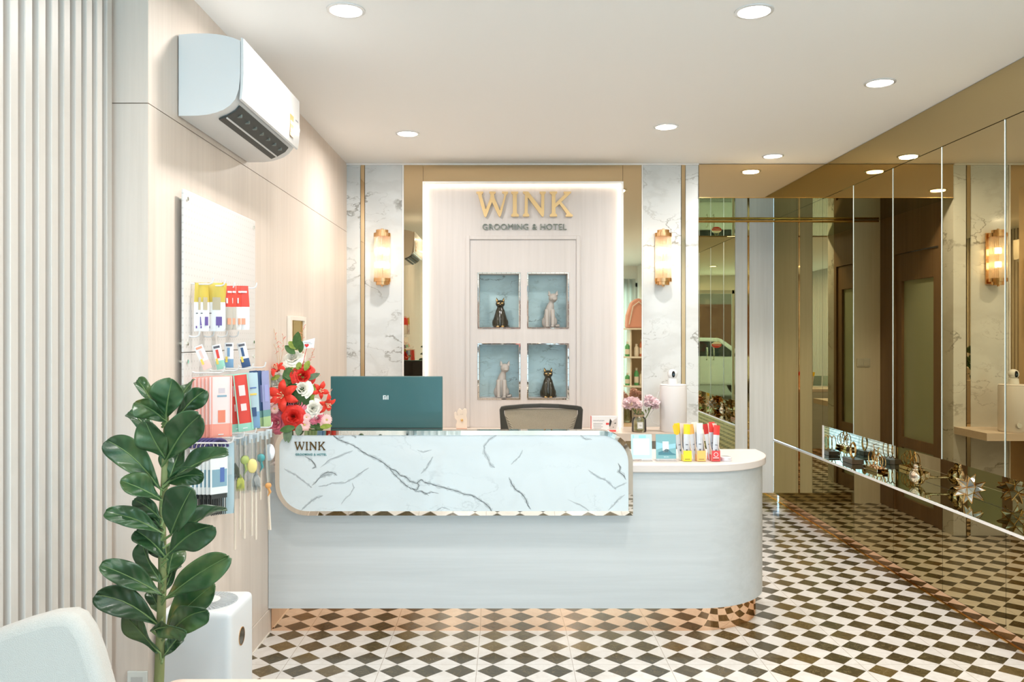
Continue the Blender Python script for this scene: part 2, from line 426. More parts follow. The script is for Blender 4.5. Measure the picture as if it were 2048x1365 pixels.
struct('trim_2', MB().box(LX, 1.34, 5.738, 5.753, CEIL-.010, CEIL-.001), M_['paint_white'])
# header over the passage + mirrored passage ceiling
DY = 6.88; HZ = 2.376
hd = structempty('wall_back_header')
struct('mirror_panel', MB().box(1.342, RX+.03, BY-.004, 5.80, HZ, CEIL-.004), M_['bronze'], hd)
struct('mirror_ceiling', MB().box(1.30, 2.6, 5.80, 8.2, HZ, HZ+.05), M_['clear'], hd)
struct('trim_3', MB().box(1.342, RX, BY-.008, BY-.002, HZ-.006, HZ-.001), M_['gold'])
# passage back wall
pw = structempty('wall_passage')
def pas(nm, x0, x1, mat, y0=DY, z0=.085, z1=HZ): return struct(nm, MB().box(x0, x1, y0, y0+.05, z0, z1), mat, pw)
pas('wood_panel', 1.341, 1.56, M_['passwood'], z0=0)
pas('mirror_panel', 1.562, 1.909, M_['clear'])
pas('wood_panel', 1.911, 2.012, M_['passwood'])
pas('metal_strip', 2.0135, 2.0285, M_['copper'], DY-.002)
pas('wood_panel', 2.030, RX-.001, M_['passwood'])
pas('toe_kick', 1.562, RX+.04, M_['bronze_r'], DY+.03, 0, .084)
struct('trim_4', MB().tube([(1.36, DY-.012, HZ-.012), (RX-.002, DY-.012, HZ-.012)], .009, 10), M_['gold'])
# side wall of passage with glazed door
sw = structempty('wall_passage_side')
struct('panel', MB().box(1.2, 1.34, 5.9, 5.955, 0, CEIL), M_['walnut'], sw)
struct('panel', MB().box(1.2, 1.34, 6.63, 8.2, 0, CEIL), M_['walnut'], sw)
struct('panel', MB().box(1.2, 1.34, 5.955, 6.63, 2.06, CEIL), M_['walnut'], sw)
dr = structempty('door_1')
struct('door_frame', MB().box(1.285, 1.325, 5.957, 6.05, 0, 2.055).box(1.285, 1.325, 6.54, 6.628, 0, 2.055).box(1.285, 1.325, 6.05, 6.54, 1.84, 2.055).box(1.285, 1.325, 6.05, 6.54, 0, .12).box(1.285, 1.325, 6.05, 6.54, .52, .60), M_['walnut'], dr)
struct('door_pane', MB().box(1.295, 1.305, 6.05, 6.54, .12, 1.84), simple('green_glass', (.46, .52, .38), .12), dr)
sp = structempty('trim_5')
struct('switch_plate', MB().box(1.43, 1.54, DY-.012, DY-.001, 1.145, 1.215, .003), M_['white'], sp)
struct('switch_button', MB().box(1.437, 1.484, DY-.016, DY-.011, 1.155, 1.205, .002), M_['white'], sp)
struct('switch_button', MB().box(1.487, 1.533, DY-.016, DY-.011, 1.155, 1.205, .002), M_['white'], sp)
# ------------------------------------------------------------------ right wall: mirror doors with long niche
struct('wall_right', MB().box(2.50, 2.62, -2.6, 7.1, 0, CEIL), M_['passwood'])
rw = structempty('wall_right_mirrors')
seams = [2.06, 2.60, 3.138, 3.675, 4.211, 4.746, 5.287, 5.812]
def rp(nm, y0, y1, z0, z1, mat=None, x0=RX, th=.02, tilt=0):
    mb = MB().box(0, th, y0, y1, z0, z1)
    if tilt:
        mb.xf(Matrix.Translation((0, y1, 0)) @ Matrix.Rotation(tilt, 4, 'Z') @ Matrix.Translation((0, -y1, 0)))
    mb.move((x0, 0, 0))
    return struct(nm, mb, mat or M_['bronze_r'], rw)
G = .0016
tilts = [0, 0, 0, R(.10), R(-.05), R(.0), R(.05), 0]
for i, (a, b) in enumerate(zip(seams, seams[1:])):
    d = rp('mirror_door', a+G, b-G, .768, HZ-.003)
    struct('glass_edge', MB().box(RX-.0025, RX+.003, a+G, a+G+.006, .768, HZ-.003), M_['edge'], d)
allseams = seams + [6.344, DY]
for i, (a, b) in enumerate(zip(allseams, allseams[1:])):
    rp('lower_mirror_panel', a+G, b-G, .087, .520)
    if a >= 5.8: rp('mirror_panel', a+G, b-G, .538, HZ-.001)
for a, b in ((5.81, 7.0), (-1.4, 5.809)): pass
rp('header_mirror', 2.06, 5.750, HZ+.001, CEIL-.003)
rp('header_mirror', 5.753, 7.0, HZ+.001, CEIL-.003)
struct('trim_6', MB().box(RX-.004, RX+.252, 2.06, 5.812, .520, .535, .001, 1), M_['clear'])
struct('trim_7', MB().box(RX-.009, RX-.0045, 2.06, DY-.01, .521, .534), M_['paint_white'])
struct('niche_back', MB().box(2.487, 2.499, 2.06, 5.262, .536, .80), M_['bronze_r'], rw)
struct('niche_back', MB().box(2.487, 2.499, 5.264, 5.811, .536, .80), M_['clear'], rw)
struct('niche_top', MB().box(RX+.021, 2.486, 2.06, 5.811, .770, .785), M_['bronze_r'], rw)
struct('niche_end', MB().box(RX+.002, 2.486, 5.800, 5.811, .536, .769), M_['clear'], rw)
struct('niche_edge', MB().box(RX-.003, RX+.004, 5.795, 5.815, .536, .769), M_['paint_white'], rw)
struct('toe_kick', MB().box(2.284, 2.32, 2.06, DY+.02, .004, .087), M_['copper'], rw)
struct('trim_8', MB().box(2.278, 2.2835, 2.06, DY+.02, 0, .006), M_['gold'])
struct('trim_9', MB().box(RX+.0, RX+.05, 2.06, DY, .0855, .0865), M_['dark'])
struct('wall_right_plain', MB().box(RX, 2.49, -2.6, 2.058, 0, CEIL), M_['passwood'])
# ------------------------------------------------------------------ shop front behind the camera
fy = -2.60
sf = structempty('window_1')
fm = C('alu_frame', (.55, .56, .56), .35, metal=.6)
mb = MB()
for x in (-1.24, -.62, -.06, .86, 1.52, 2.19):
    mb.box(x, x+.045, fy-.05, fy, 0, 2.45)
mb.box(-1.24, 2.234, fy-.05, fy, 2.25, 2.32).box(-1.24, 2.234, fy-.05, fy, 0, .07)
struct('window_frame', mb, fm, sf)
for a, b in ((-1.195, -.62), (-.575, -.06), (.905, 1.52), (1.565, 2.19)):
    struct('window_pane', MB().box(a, b, fy-.03, fy-.022, .07, 2.25), M_['glass'], sf)
struct('wall_front', MB().box(-1.4, 2.7, fy-.08, fy+.01, 2.32, CEIL), M_['ceil'])
gd = structempty('door_2')
struct('door_leaf', MB().box(-.01, .42, fy-.03, fy-.02, .075, 2.24), M_['glass'], gd)
struct('door_leaf', MB().box(.43, .855, fy-.03, fy-.02, .075, 2.24), M_['glass'], gd)
for sx, x in ((1, .36), (-1, .49)):
    struct('door_handle', MB().tube([(x, fy-.02, .93), (x, fy+.03, .93), (x, fy+.05, .98), (x, fy+.05, 1.12), (x, fy+.03, 1.17), (x, fy-.02, 1.17)], .012, 8), M_['clear'], gd, True)
sg = thing('door_sign', 'oval red and white shop sign hanging on the glass door, seen in the mirror', 'sign', (.30, fy+.012, 1.23))
link('plate', MB().prism([(.10*math.cos(2*math.pi*k/32), .062*math.sin(2*math.pi*k/32)) for k in range(32)], 0, .006, 'y'), C('sign_white', (.8, .8, .8)), sg)
link('red_band', MB().prism([(.098*math.cos(2*math.pi*k/32), .060*math.sin(2*math.pi*k/32)) for k in range(16, 33)] + [(.098, .014), (-.098, .014)], .006, .008, 'y'), C('sign_red', (.55, .02, .03)), sg)
t = fit_text('CLOSED', -.075, .075, -.026, .032, 0, C('sign_white', (.8, .8, .8)), sg)
t.rotation_euler = (0, 0, math.pi); t.location = (0, .0095, 0)
link('string', MB().tube([(-.05, .004, .05), (0, .004, .17), (.05, .004, .05)], .003, 5), C('string_yellow', (.6, .5, .2)), sg)
# curtains at each side of the shop window
def curtain(x0, x1, label, y=fy+.12):
    mb = MB(); n = int((x1-x0)/.012)
    def f(u, v):
        x = x0+(x1-x0)*u; return Vector((x, y+.028*math.sin(u*(x1-x0)*70)+.01*math.sin(u*31+v*2), .03+v*2.35))
    mb.grid(f, n, 6)
    return solo(link('curtain', mb, M_['curtain'], smooth=True, mods=[('SOLIDIFY', {'thickness': .002})]), label, 'curtain')
M_['curtain'] = translucent('sheer_white', (.80, .84, .84), .6)
curtain(-1.19, -.55, 'sheer white curtain at the slatted wall side of the shop window')
curtain(1.15, 2.18, 'sheer white curtain at the mirror side of the shop window')
# street
struct('ground', MB().box(-14, 14, -17, -2.71, -.18, -.06), simple('pavement', (.42, .43, .43), .8, bump=.3, bscale=30))
bl = thing('building', 'dark shop block across the street seen in the mirror', 'building', (0, -13, -.06))
link('wall', MB().box(-9, 9, -1, 0, 0, 5.0), simple('street_facade', (.30, .28, .26), .8), bl)
link('shutter', MB().box(-4, 2.5, 0, .05, 0, 2.5), simple('shutter_red', (.22, .09, .06), .6), bl)
link('window', MB().box(3.2, 6, 0, .05, .8, 2.5), simple('street_window', (.1, .14, .16), .1), bl)
# parked white car
car = thing('car', 'white car parked outside the glass door, seen in the tall mirror', 'car', (.1, -5.6, -.06))
prof = [(-2.1, .35), (-2.12, .75), (-1.95, .92), (-1.05, 1.0), (-.45, 1.42), (.75, 1.45), (1.45, 1.05), (2.02, .98), (2.12, .7), (2.1, .35)]
bo = link('body', MB().prism(prof, -.85, .85, 'y'), simple('car_white', (.8, .82, .83), .15, coat=.6), car, mods=[('BEVEL', {'width': .07, 'segments': 3})])
link('side_window', MB().prism([(-.86, 1.0), (-.4, 1.34), (.68, 1.36), (1.2, 1.03)], .845, .86, 'y'), C('car_glass', (.02, .03, .04), .05), car)
for sx in (-1.35, 1.35):
    for sy in (-.8, .8):
        wh = link('wheel', MB().lathe([(.0, -.1), (.30, -.1), (.32, -.06), (.32, .06), (.30, .1), (0, .1)], (sx, sy, .32), 28, 'y'), C('tyre', (.02, .02, .02), .7), car, smooth=True)
        link('hub', MB().lathe([(0, -.105), (.18, -.105), (.18, .105), (0, .105)], (sx, sy, .32), 20, 'y'), C('alloy', (.6, .6, .6), .3, metal=1), wh)

# ================================================================== DOWNLIGHTS
lamp_lbl = ['round recessed downlight nearest the air conditioner', 'round recessed downlight at the top edge, right of centre', 'round recessed downlight highest along the mirrored wall',
            'round recessed downlight above the left marble pillar', 'round recessed downlight above the right marble pillar', 'small round recessed downlight before the passage header',
            'round recessed downlight over the entrance, left row', 'round recessed downlight over the entrance, middle row', 'round recessed downlight over the entrance, mirror side',
            'round recessed downlight behind the viewer, left row', 'round recessed downlight behind the viewer, middle row', 'round recessed downlight by the shop window, left', 'round recessed downlight by the shop window, right']
for i, (x, y) in enumerate(LAMPS):
    t = thing('downlight', lamp_lbl[i], 'ceiling light', (x, y, CEIL), 0, 'recessed ceiling downlights')
    link('rim', MB().lathe([(.058, -.0005), (.071, -.0005), (.071, -.004), (.060, -.006), (.058, -.004), (.058, -.0005)], n=36), M_['white_gloss'], t, smooth=True)
    link('diffuser', MB().lathe([(0, -.001), (.0575, -.001), (.0575, -.003), (0, -.003)], n=32), M_['lamp'], t)
    area('downlight_light', (x, y, CEIL-.012), (0, 0, 0), .11, .11, LAMP_POWER, WARM, 'DISK', 170)
# ================================================================== FEATURE PANEL (back wall)
PY = 5.70
fp = thing('display_panel', 'tall pale wood feature panel with glowing frame and four cat niches', 'panel', (XX(1046, PY), BY, .766))
def W_(mb, L=fp): return mb.move(-Vector(L.location))
fx0, fx1, fz1 = XX(845, 5.62), XX(1247, 5.62), ZZ(363, 5.62)
nx = [(XX(958, PY), XX(1038, PY)), (XX(1057, PY), XX(1135, PY))]
nz = [(ZZ(655, PY), ZZ(548, PY)), (ZZ(797, PY), ZZ(690, PY))]
mb = MB()
T0, T1 = PY, PY+.02
xs = [fx0+.011, nx[0][0], nx[0][1], nx[1][0], nx[1][1], fx1-.011]; zs = [.766, nz[1][0], nz[1][1], nz[0][0], nz[0][1], fz1-.011]
for i in range(5):
    for j in range(5):
        if i in (1, 3) and j in (1, 3): continue
        mb.box(xs[i], xs[i+1], T0, T1, zs[j], zs[j+1])
bmesh.ops.remove_doubles(mb.bm, verts=mb.bm.verts, dist=1e-5)
link('back_board', W_(mb), M_['panelwood'], fp)
mb = MB(); q = .011
mb.box(fx0, fx0+q, 5.62, 5.735, .766, fz1).box(fx1-q, fx1, 5.62, 5.735, .766, fz1).box(fx0+q, fx1-q, 5.62, 5.735, fz1-q, fz1)
link('frame', W_(mb), M_['paint_white'], fp)
mb = MB()
a, b, c = fx0+q+.001, fx1-q-.001, fz1-q-.001
mb.box(a, a+.007, 5.682, 5.699, .767, c).box(b-.007, b, 5.682, 5.699, .767, c).box(a+.007, b-.007, 5.682, 5.699, c-.007, c)
link('led_strip', W_(mb), M_['led'], fp, 'glowing warm light strip inside the frame')
ix0, ix1, iz1 = XX(932, PY), XX(1160, PY), ZZ(472, PY)
mb = MB(); t = .026
mb.box(ix0, ix0+t, PY-.012, PY-.0005, .767, iz1, .002, 1).box(ix1-t, ix1, PY-.012, PY-.0005, .767, iz1, .002, 1).box(ix0+t, ix1-t, PY-.012, PY-.0005, iz1-t, iz1, .002, 1)
link('moulding', W_(mb), M_['panelwood'], fp)
for i in range(2):
    for j in range(2):
        x0, x1 = nx[i]; z0, z1 = nz[j]; t = .008
        nb = MB()
        nb.box(x0-t, x0, PY, 5.86, z0-t, z1+t).box(x1, x1+t, PY, 5.86, z0-t, z1+t).box(x0, x1, PY, 5.86, z0-t, z0).box(x0, x1, PY, 5.86, z1, z1+t)
        link('niche_box', W_(nb.move((0, .021, 0))), M_['panelwood'], fp)
        link('niche_back', W_(MB().box(x0, x1, 5.85, 5.86, z0, z1)), M_['marble3'], fp)
        e = MB(); k = .0105
        def strip(p0, p1, p2, p3): e.quad(p0, p1, p2, p3)
        yo, yi = PY-.004, PY-.001
        n = 9
        for s_ in range(n):   # bevelled mirror trim, cut in short lengths
            ua, ub = x0-k+(x1-x0+2*k)*s_/n, x0-k+(x1-x0+2*k)*(s_+1)/n
            e.box(ua, ub, yo-.001*(s_ % 3), PY-.0002, z1, z1+k, .0018, 1); e.box(ua, ub, yo-.0013*((s_+1) % 2), PY-.0002, z0-k, z0, .0018, 1)
            va, vb = z0+(z1-z0)*s_/n, z0+(z1-z0)*(s_+1)/n
            e.box(x0-k, x0, yo-.0012*(s_ % 2), PY-.0002, va, vb, .0018, 1); e.box(x1, x1+k, yo-.001*((s_+2) % 3), PY-.0002, va, vb, .0018, 1)
        link('mirror_trim', W_(e), M_['bevel'], fp)
# ---- sign letters
LET = {
'W': [(225,168),(318,168),(318,188),(300,205),(300,230),(352,412),(412,262),(418,205),(403,188),(403,168),(487,168),(487,188),(465,205),(470,250),(545,425),(600,250),(603,205),(575,188),(575,168),(655,168),(655,188),(635,210),(560,490),(543,518),(520,490),(437,310),(365,500),(347,518),(330,500),(250,220),(245,205),(225,188)],
'I': [(697,168),(793,168),(793,188),(775,210),(775,460),(805,485),(800,508),(700,508),(697,485),(722,460),(720,210),(697,188)],
'N': [(857,168),(930,168),(1105,395),(1108,210),(1087,188),(1087,168),(1168,168),(1168,188),(1150,210),(1145,490),(1132,515),(1110,500),(925,250),(922,460),(945,485),(940,508),(860,508),(855,485),(880,460),(885,210),(857,188)],
'K': [(1222,168),(1322,168),(1322,188),(1300,210),(1298,330),(1425,205),(1412,188),(1412,168),(1513,168),(1513,185),(1490,205),(1380,310),(1500,460),(1538,490),(1532,508),(1440,508),(1438,490),(1450,470),(1355,338),(1300,385),(1300,460),(1325,488),(1320,508),(1225,508),(1222,488),(1250,460),(1250,210),(1222,188)]}
sg = thing('wall_sign', 'large gold serif lettering on the panel above the cat niches', 'sign', (XX(1048, PY), PY-.001, ZZ(436, PY)))
for ch, pts in LET.items():
    pp = [(XX(920+a/6.823, PY)-sg.location.x, ZZ(360+b/6.823, PY)-sg.location.z) for a, b in pts]
    link('letter', MB().prism(pp, -.026, -.006, 'y'), M_['sign_gold'], sg)
    cx_ = sum(p[0] for p in pp)/len(pp)
s2 = thing('wall_sign', 'small grey metal capital lettering under the gold sign', 'sign', (XX(1048, PY), PY-.001, ZZ(460, PY)))
greym = simple('brushed_grey', (.20, .22, .18), .5)
fit_text('GROOMING & HOTEL', XX(965, PY)-s2.location.x, XX(1133, PY)-s2.location.x, 0, .043, -.012, greym, s2, 'lettering', .011, 0)

# ================================================================== CAT FIGURINES
def cat(kind, loc, label):
    """seated cat figurine, ~.2 high. kind: black / stone"""
    if kind == 'black':
        body = simple('black_gloss', (.028, .024, .012), .12, coat=.6); acc = M_['gold']; h = .205
    else:
        body = C('grey_stone', (.42, .38, .34), .6, bump=.3, bscale=300); acc = body; h = .238
    t = thing('cat_figurine', label, 'figurine', loc, 0, 'seated cat figurines in the niches')
    k = h/.205; look = 0 if kind == 'black' else .016
    V = []; E = []; Rr = []
    chain = lambda pts: pts
    mb = MB()
    # body as lathe-like lofted ellipses
    secs = [(.0, .044, .040, 0, 0), (.012, .056, .050, 0, .004), (.035, .058, .052, 0, .006), (.065, .047, .043, 0, .0), (.095, .038, .034, 0, -.004), (.120, .031, .028, look*.3, -.006), (.138, .022, .021, look*.6, -.007), (.148, .023, .022, look, -.008)]
    if kind != 'black': secs = [(z*1.08, a*.72, b*.82, x, y) for z, a, b, x, y in secs]
    def f(u, v):
        s = v*(len(secs)-1); i = min(int(s), len(secs)-2); r = s-i; A, B = secs[i], secs[i+1]
        z, a, b, x, y = [A[q]+(B[q]-A[q])*r for q in range(5)]
        return Vector((x+a*math.cos(2*math.pi*u), y+b*math.sin(2*math.pi*u), z))*k
    mb.grid(f, 28, 28)
    for sx in (-1, 1):   # haunches and front legs
        mb.sph((sx*(.038 if kind == 'black' else .027)*k, .004*k, .032*k), .026*k, (.75, 1.15, 1.25))
        mb.tube([(sx*.017*k, -.026*k, .105*k), (sx*.018*k, -.043*k, .06*k), (sx*.017*k, -.048*k, .012*k)], [.014*k, .011*k, .010*k], 10)
    b = link('body', mb, body, t, smooth=True, ang=80)
    hd_ = MB(); hz = (.165 if kind == 'black' else .178)*k; hx = look*1.3*k
    hd_.sph((hx, -.012*k, hz), .031*k, (1.05 if kind == 'black' else .86, .92, .88))
    hd_.sph((hx+look*.5, -.038*k, hz-.008*k), .013*k, (1.1, .9, .75))
    for sx in (-1, 1):
        hd_.cyl((hx+sx*.020*k, -.008*k, hz+.016*k), (hx+sx*.026*k, -.006*k, hz+.045*k), .012*k, .001, 10)
    link('head', hd_, body, t, smooth=True, ang=80)
    if kind == 'black':
        for sx in (-1, 1):
            link('eye', MB().sph((sx*.013*k, -.037*k, hz+.004*k), .0075*k, (1.5, .5, .7), rot=Matrix.Rotation(sx*-.3, 3, 'Y')), M_['gold'], t, 'gold eye', smooth=True)
            link('ear_lining', MB().cyl((sx*.021*k, -.014*k, hz+.018*k), (sx*.0265*k, -.0125*k, hz+.038*k), .007*k, .001, 8), M_['gold'], t, 'gold ear lining', smooth=True)
            link('paw', MB().sph((sx*.017*k, -.051*k, .007*k), .012*k, (1, 1.15, .6)), M_['gold'], t, 'gold paw', smooth=True)
        link('nose', MB().sph((0, -.049*k, hz-.006*k), .004*k), M_['gold'], t, 'gold nose', smooth=True)
    else:
        for sx in (-1, 1): link('paw', MB().sph((sx*.016*k, -.050*k, .007*k), .011*k, (1, 1.1, .6)), body, t, smooth=True)
    link('tail', MB().tube([(.03*k, .04*k, .012*k), (.056*k, .012*k, .011*k), (.050*k, -.022*k, .010*k), (.032*k, -.038*k, .009*k)], [.008*k, .009*k, .008*k, .005*k], 8), body, t, smooth=True)
    return t
cy_ = 5.78
cat('black', (XX(1000.5, cy_), cy_, nz[0][0]), 'glossy black cat figurine with gold face in the upper left niche')
c2 = cat('stone', (XX(1099, cy_), cy_, nz[0][0]), 'grey stone cat figurine looking right in the upper right niche')
cat('stone', (XX(1003, cy_), cy_, nz[1][0]), 'grey stone cat figurine looking right in the lower left niche')
cat('black', (XX(1096, cy_), cy_, nz[1][0]), 'glossy black cat figurine with gold face in the lower right niche')

# ================================================================== SCONCES
def sconce(x, label):
    yb = BY-.001; z0, z1 = ZZ(573, 5.65), ZZ(457, 5.65)
    t = thing('wall_sconce', label, 'wall lamp', (x, yb, (z0+z1)/2), 0, 'brass and glass wall sconces')
    H = (z1-z0)/2; yc = -.085
    link('back_plate', MB().box(-.042, .042, -.014, -.0005, -H+.02, H-.02, .003), M_['brass'], t)
    for s in (-1, 1):
        mb = MB()
        mb.cyl((0, yc, s*(H-.056)), (0, yc, s*(H-.032)), .058, n=40).cyl((0, yc, s*(H-.032)), (0, yc, s*(H-.010)), .042, n=40).cyl((0, yc, s*(H-.010)), (0, yc, s*H), .008, n=12)
        mb.box(-.02, .02, yc, -.012, min(s*(H-.05), s*(H-.036)), max(s*(H-.05), s*(H-.036)))
        link('cap', mb, M_['brass'], t, smooth=True)
    sh = MB(); n = 26
    for i in range(n):
        a = 2*math.pi*i/n
        sh.cyl((.051*math.cos(a), yc+.051*math.sin(a), -H+.056), (.051*math.cos(a), yc+.051*math.sin(a), H-.056), .0056, n=8)
    link('glass_shade', sh, M_['rod'], t, 'ribbed clear glass rods', smooth=True)
    for s in (-1, 1):
        link('bulb', MB().cyl((0, yc, s*.048-.019), (0, yc, s*.048+.019), .021, n=20), M_['bulb'], t, 'glowing white bulb', smooth=True)
    link('stem', MB().cyl((0, yc, -H+.056), (0, yc, H-.056), .006, n=10), M_['brass'], t)
    return t
def rodmat():
    m, N, L, b = newmat('ribbed_glass'); out = N['Material Output']; N.remove(b)
    t = N.new('ShaderNodeBsdfTransparent'); t.inputs['Color'].default_value = (1, .98, .94, 1)
    tl = N.new('ShaderNodeBsdfTranslucent'); tl.inputs['Color'].default_value = (.95, .90, .82, 1)
    gl = N.new('ShaderNodeBsdfGlossy'); gl.inputs['Roughness'].default_value = .08
    x = N.new('ShaderNodeMixShader'); x.inputs['Fac'].default_value = .2; L.new(t.outputs[0], x.inputs[1]); L.new(tl.outputs[0], x.inputs[2])
    y = N.new('ShaderNodeMixShader'); y.inputs['Fac'].default_value = .08; L.new(x.outputs[0], y.inputs[1]); L.new(gl.outputs[0], y.inputs[2])
    L.new(y.outputs[0], out.inputs['Surface']); return m
M_['rod'] = rodmat()
sconce(XX(764, 5.66), 'brass and ribbed glass wall sconce on the left marble pillar')
sconce(XX(1327, 5.66), 'brass and ribbed glass wall sconce on the right marble pillar')

# ================================================================== COUNTER
def arc(cx, cy, r, a0, a1, n=20): return [(cx+r*math.cos(R(a0+(a1-a0)*k/n)), cy+r*math.sin(R(a0+(a1-a0)*k/n))) for k in range(n+1)]
ct = thing('reception_counter', 'long pale reception counter with rounded right end and marble upper panel', 'counter', (0, 4.1, 0))
K = Vector((0, 4.1, 0))
YF, YB = 3.862, 4.385
def outline(o):
    return [(-1.126, YF-o)] + arc(.895, 4.277, .415+o, -90, 0) + [(1.31+o, YB), (-1.126, YB)]
link('body', MB().prism(outline(0), .117, .759).move(-K), M_['counter'], ct, smooth=True, ang=30)
link('countertop', MB().prism(outline(.018), .760, .797).move(-K), M_['counter_top'], ct, 'smooth cream top with rounded end', smooth=True, ang=30, mods=[('BEVEL', {'width': .004, 'segments': 2, 'limit_method': 'ANGLE'})])
pl = [(-1.122, YF+.033)] + arc(.895, 4.277, .382, -90, 0) + [(1.277, YB-.02), (-1.122, YB-.02)]
link('plinth', MB().prism(pl, .0, .1165).move(-K), M_['copper'], ct, 'copper coloured mirror plinth', smooth=True, ang=30)
PD = 3.80
px0, px1, pz1, pz0 = XX(550, PD), XX(1266, PD), ZZ(862, PD), ZZ(1032, PD)
LEDGE = .925
link('ledge', MB().box(px0+.02, px1-.17, YF+.0, YF+.20, .798, LEDGE-.0005).move(-K), M_['counter_top'], ct)
o1 = rrect(px0, px1, pz0, pz1, .075, .15, 0, .15, 12)
bw = .021
o2 = rrect(px0+bw, px1-bw, pz0+bw, pz1-bw, .055, .13, 0, .13, 12)
def ring(mb, A, ya, B, yb):
    va = [mb.bm.verts.new((p[0], ya, p[1])) for p in A]; vb = [mb.bm.verts.new((p[0], yb, p[1])) for p in B]; n = len(A)
    for i in range(n): mb.bm.faces.new((va[i], va[(i+1) % n], vb[(i+1) % n], vb[i]))
mb = MB(); ring(mb, o1, PD+.001, o2, PD-.0025); ring(mb, o1, PD+.001, o1, YF-.0005); ring(mb, o2, PD-.0025, o2, PD+.004)
link('mirror_border', mb.move(-K), M_['bevel'], ct, 'bevelled mirror border')
mbp = MB().prism(rrect(px0+bw, px1-bw, pz0+bw, pz1-bw, .055, .13, 0, .13, 12), PD, YF-.001, 'y')
# natural veins of this slab, drawn into the face as their own faces
VEINS = [([(664,868),(676,880),(690,885),(708,892),(722,902),(738,912),(752,917),(765,925),(776,934),(781,938),(790,941),(800,951),(812,955),(820,963),(833,967),(842,960),(851,966),(862,968),(880,974),(896,978),(912,982),(928,989),(944,991),(958,1000),(970,1007),(981,1018),(985,1027)], 1.5, 1),
 ([(778,936),(788,949),(800,960),(812,972),(822,978),(833,981),(838,972),(834,966)], 1.3, 1), ([(822,975),(832,984),(842,983),(850,989),(862,985),(878,988)], .9, 1), ([(838,982),(848,985),(858,992)], .9, 1),
 ([(995,870),(978,880),(968,893),(969,906),(976,918),(981,930),(990,936)], 1.5, 0), ([(1018,955),(1023,968),(1031,980),(1044,988),(1052,1000),(1056,1012),(1062,1020)], 1.5, 1), ([(1045,900),(1040,912),(1030,922),(1022,930)], .8, 0),
 ([(610,914),(622,920),(629,929),(632,935),(624,938)], 1.4, 1), ([(568,938),(580,945),(592,951),(606,962),(620,973),(624,976)], 1.1, 0), ([(624,972),(634,962),(645,950),(656,945),(668,947),(674,952)], 1.3, 1), ([(640,956),(652,951),(664,950)], 2.2, 0), ([(636,974),(652,972),(664,967),(690,966),(706,958),(722,947),(738,936)], 1.0, 0),
 ([(602,1022),(612,1012),(624,1002),(634,996),(646,992)], 1.2, 0), ([(682,1010),(690,998),(700,990),(708,976),(704,966)], .7, 0), ([(842,948),(852,938),(858,928),(866,914)], 1.2, 0), ([(834,900),(846,905),(864,900)], .8, 0),
 ([(1236,927),(1241,936),(1238,944),(1247,951),(1252,960)], 1.4, 1), ([(1176,940),(1186,948),(1198,956),(1212,961),(1224,972),(1232,980)], 1.2, 0), ([(1228,978),(1240,972),(1254,966)], 1.0, 0), ([(1216,1022),(1228,1010),(1236,1000),(1250,990)], 1.0, 0), ([(1158,868),(1168,878),(1184,880)], 1.0, 0), ([(640,936),(660,920),(690,908),(706,902)], 1.0, 0), ([(666,872),(676,878),(688,874)], 1.6, 0), ([(700,868),(712,876),(708,872)], 1.2, 0), ([(870,1024),(884,1015),(900,1020)], .8, 0), ([(1135,1000),(1160,1010),(1180,1024)], .7, 0)]
rv = random.Random(5)
def veinstrip(pts, wpx, y, idx, jit):
    P_ = []
    for (a, b) in zip(pts, pts[1:]):
        for k in range(4):
            t = k/4; P_.append((a[0]+(b[0]-a[0])*t+rv.uniform(-jit, jit), a[1]+(b[1]-a[1])*t+rv.uniform(-jit, jit)))
    P_.append(pts[-1]); n = len(P_); L_ = []
    for i, p in enumerate(P_):
        q0 = P_[max(0, i-1)]; q1 = P_[min(n-1, i+1)]; dx, dy = q1[0]-q0[0], q1[1]-q0[1]; l = math.hypot(dx, dy) or 1
        w = wpx*.5*rv.uniform(.35, 1.3)*min(1, (i+.4)/3, (n-i-.6)/3+.1)
        L_.append((mbp.bm.verts.new((XX(p[0]-dy/l*w, PD), y, ZZ(p[1]+dx/l*w, PD))), mbp.bm.verts.new((XX(p[0]+dy/l*w, PD), y, ZZ(p[1]-dx/l*w, PD)))))
    for A, B in zip(L_, L_[1:]):
        f = mbp.bm.faces.new((A[0], B[0], B[1], A[1])); f.material_index = idx
for (pts_, w__, dk) in VEINS:
    veinstrip(pts_, w__*5, PD-.0003, 1, .8); veinstrip(pts_, w__*2.2, PD-.0005, 1, .8)
    if dk: veinstrip(pts_, w__*1.15, PD-.0007, 2, .8)
    else: veinstrip(pts_, w__*.9, PD-.0007, 1, .7)
def veinmat(nm, col, al):
    m_, N_, L__, b_ = newmat(nm); b_.inputs['Base Color'].default_value = (*col, 1); b_.inputs['Roughness'].default_value = .1; b_.inputs['Alpha'].default_value = al; return m_
mpan = link('marble_panel', mbp.move(-K), [M_['marble2'], veinmat('vein_soft', (.42, .46, .47), .22), veinmat('vein_dark', (.14, .16, .16), .6)], ct, 'white marble panel with grey veins')
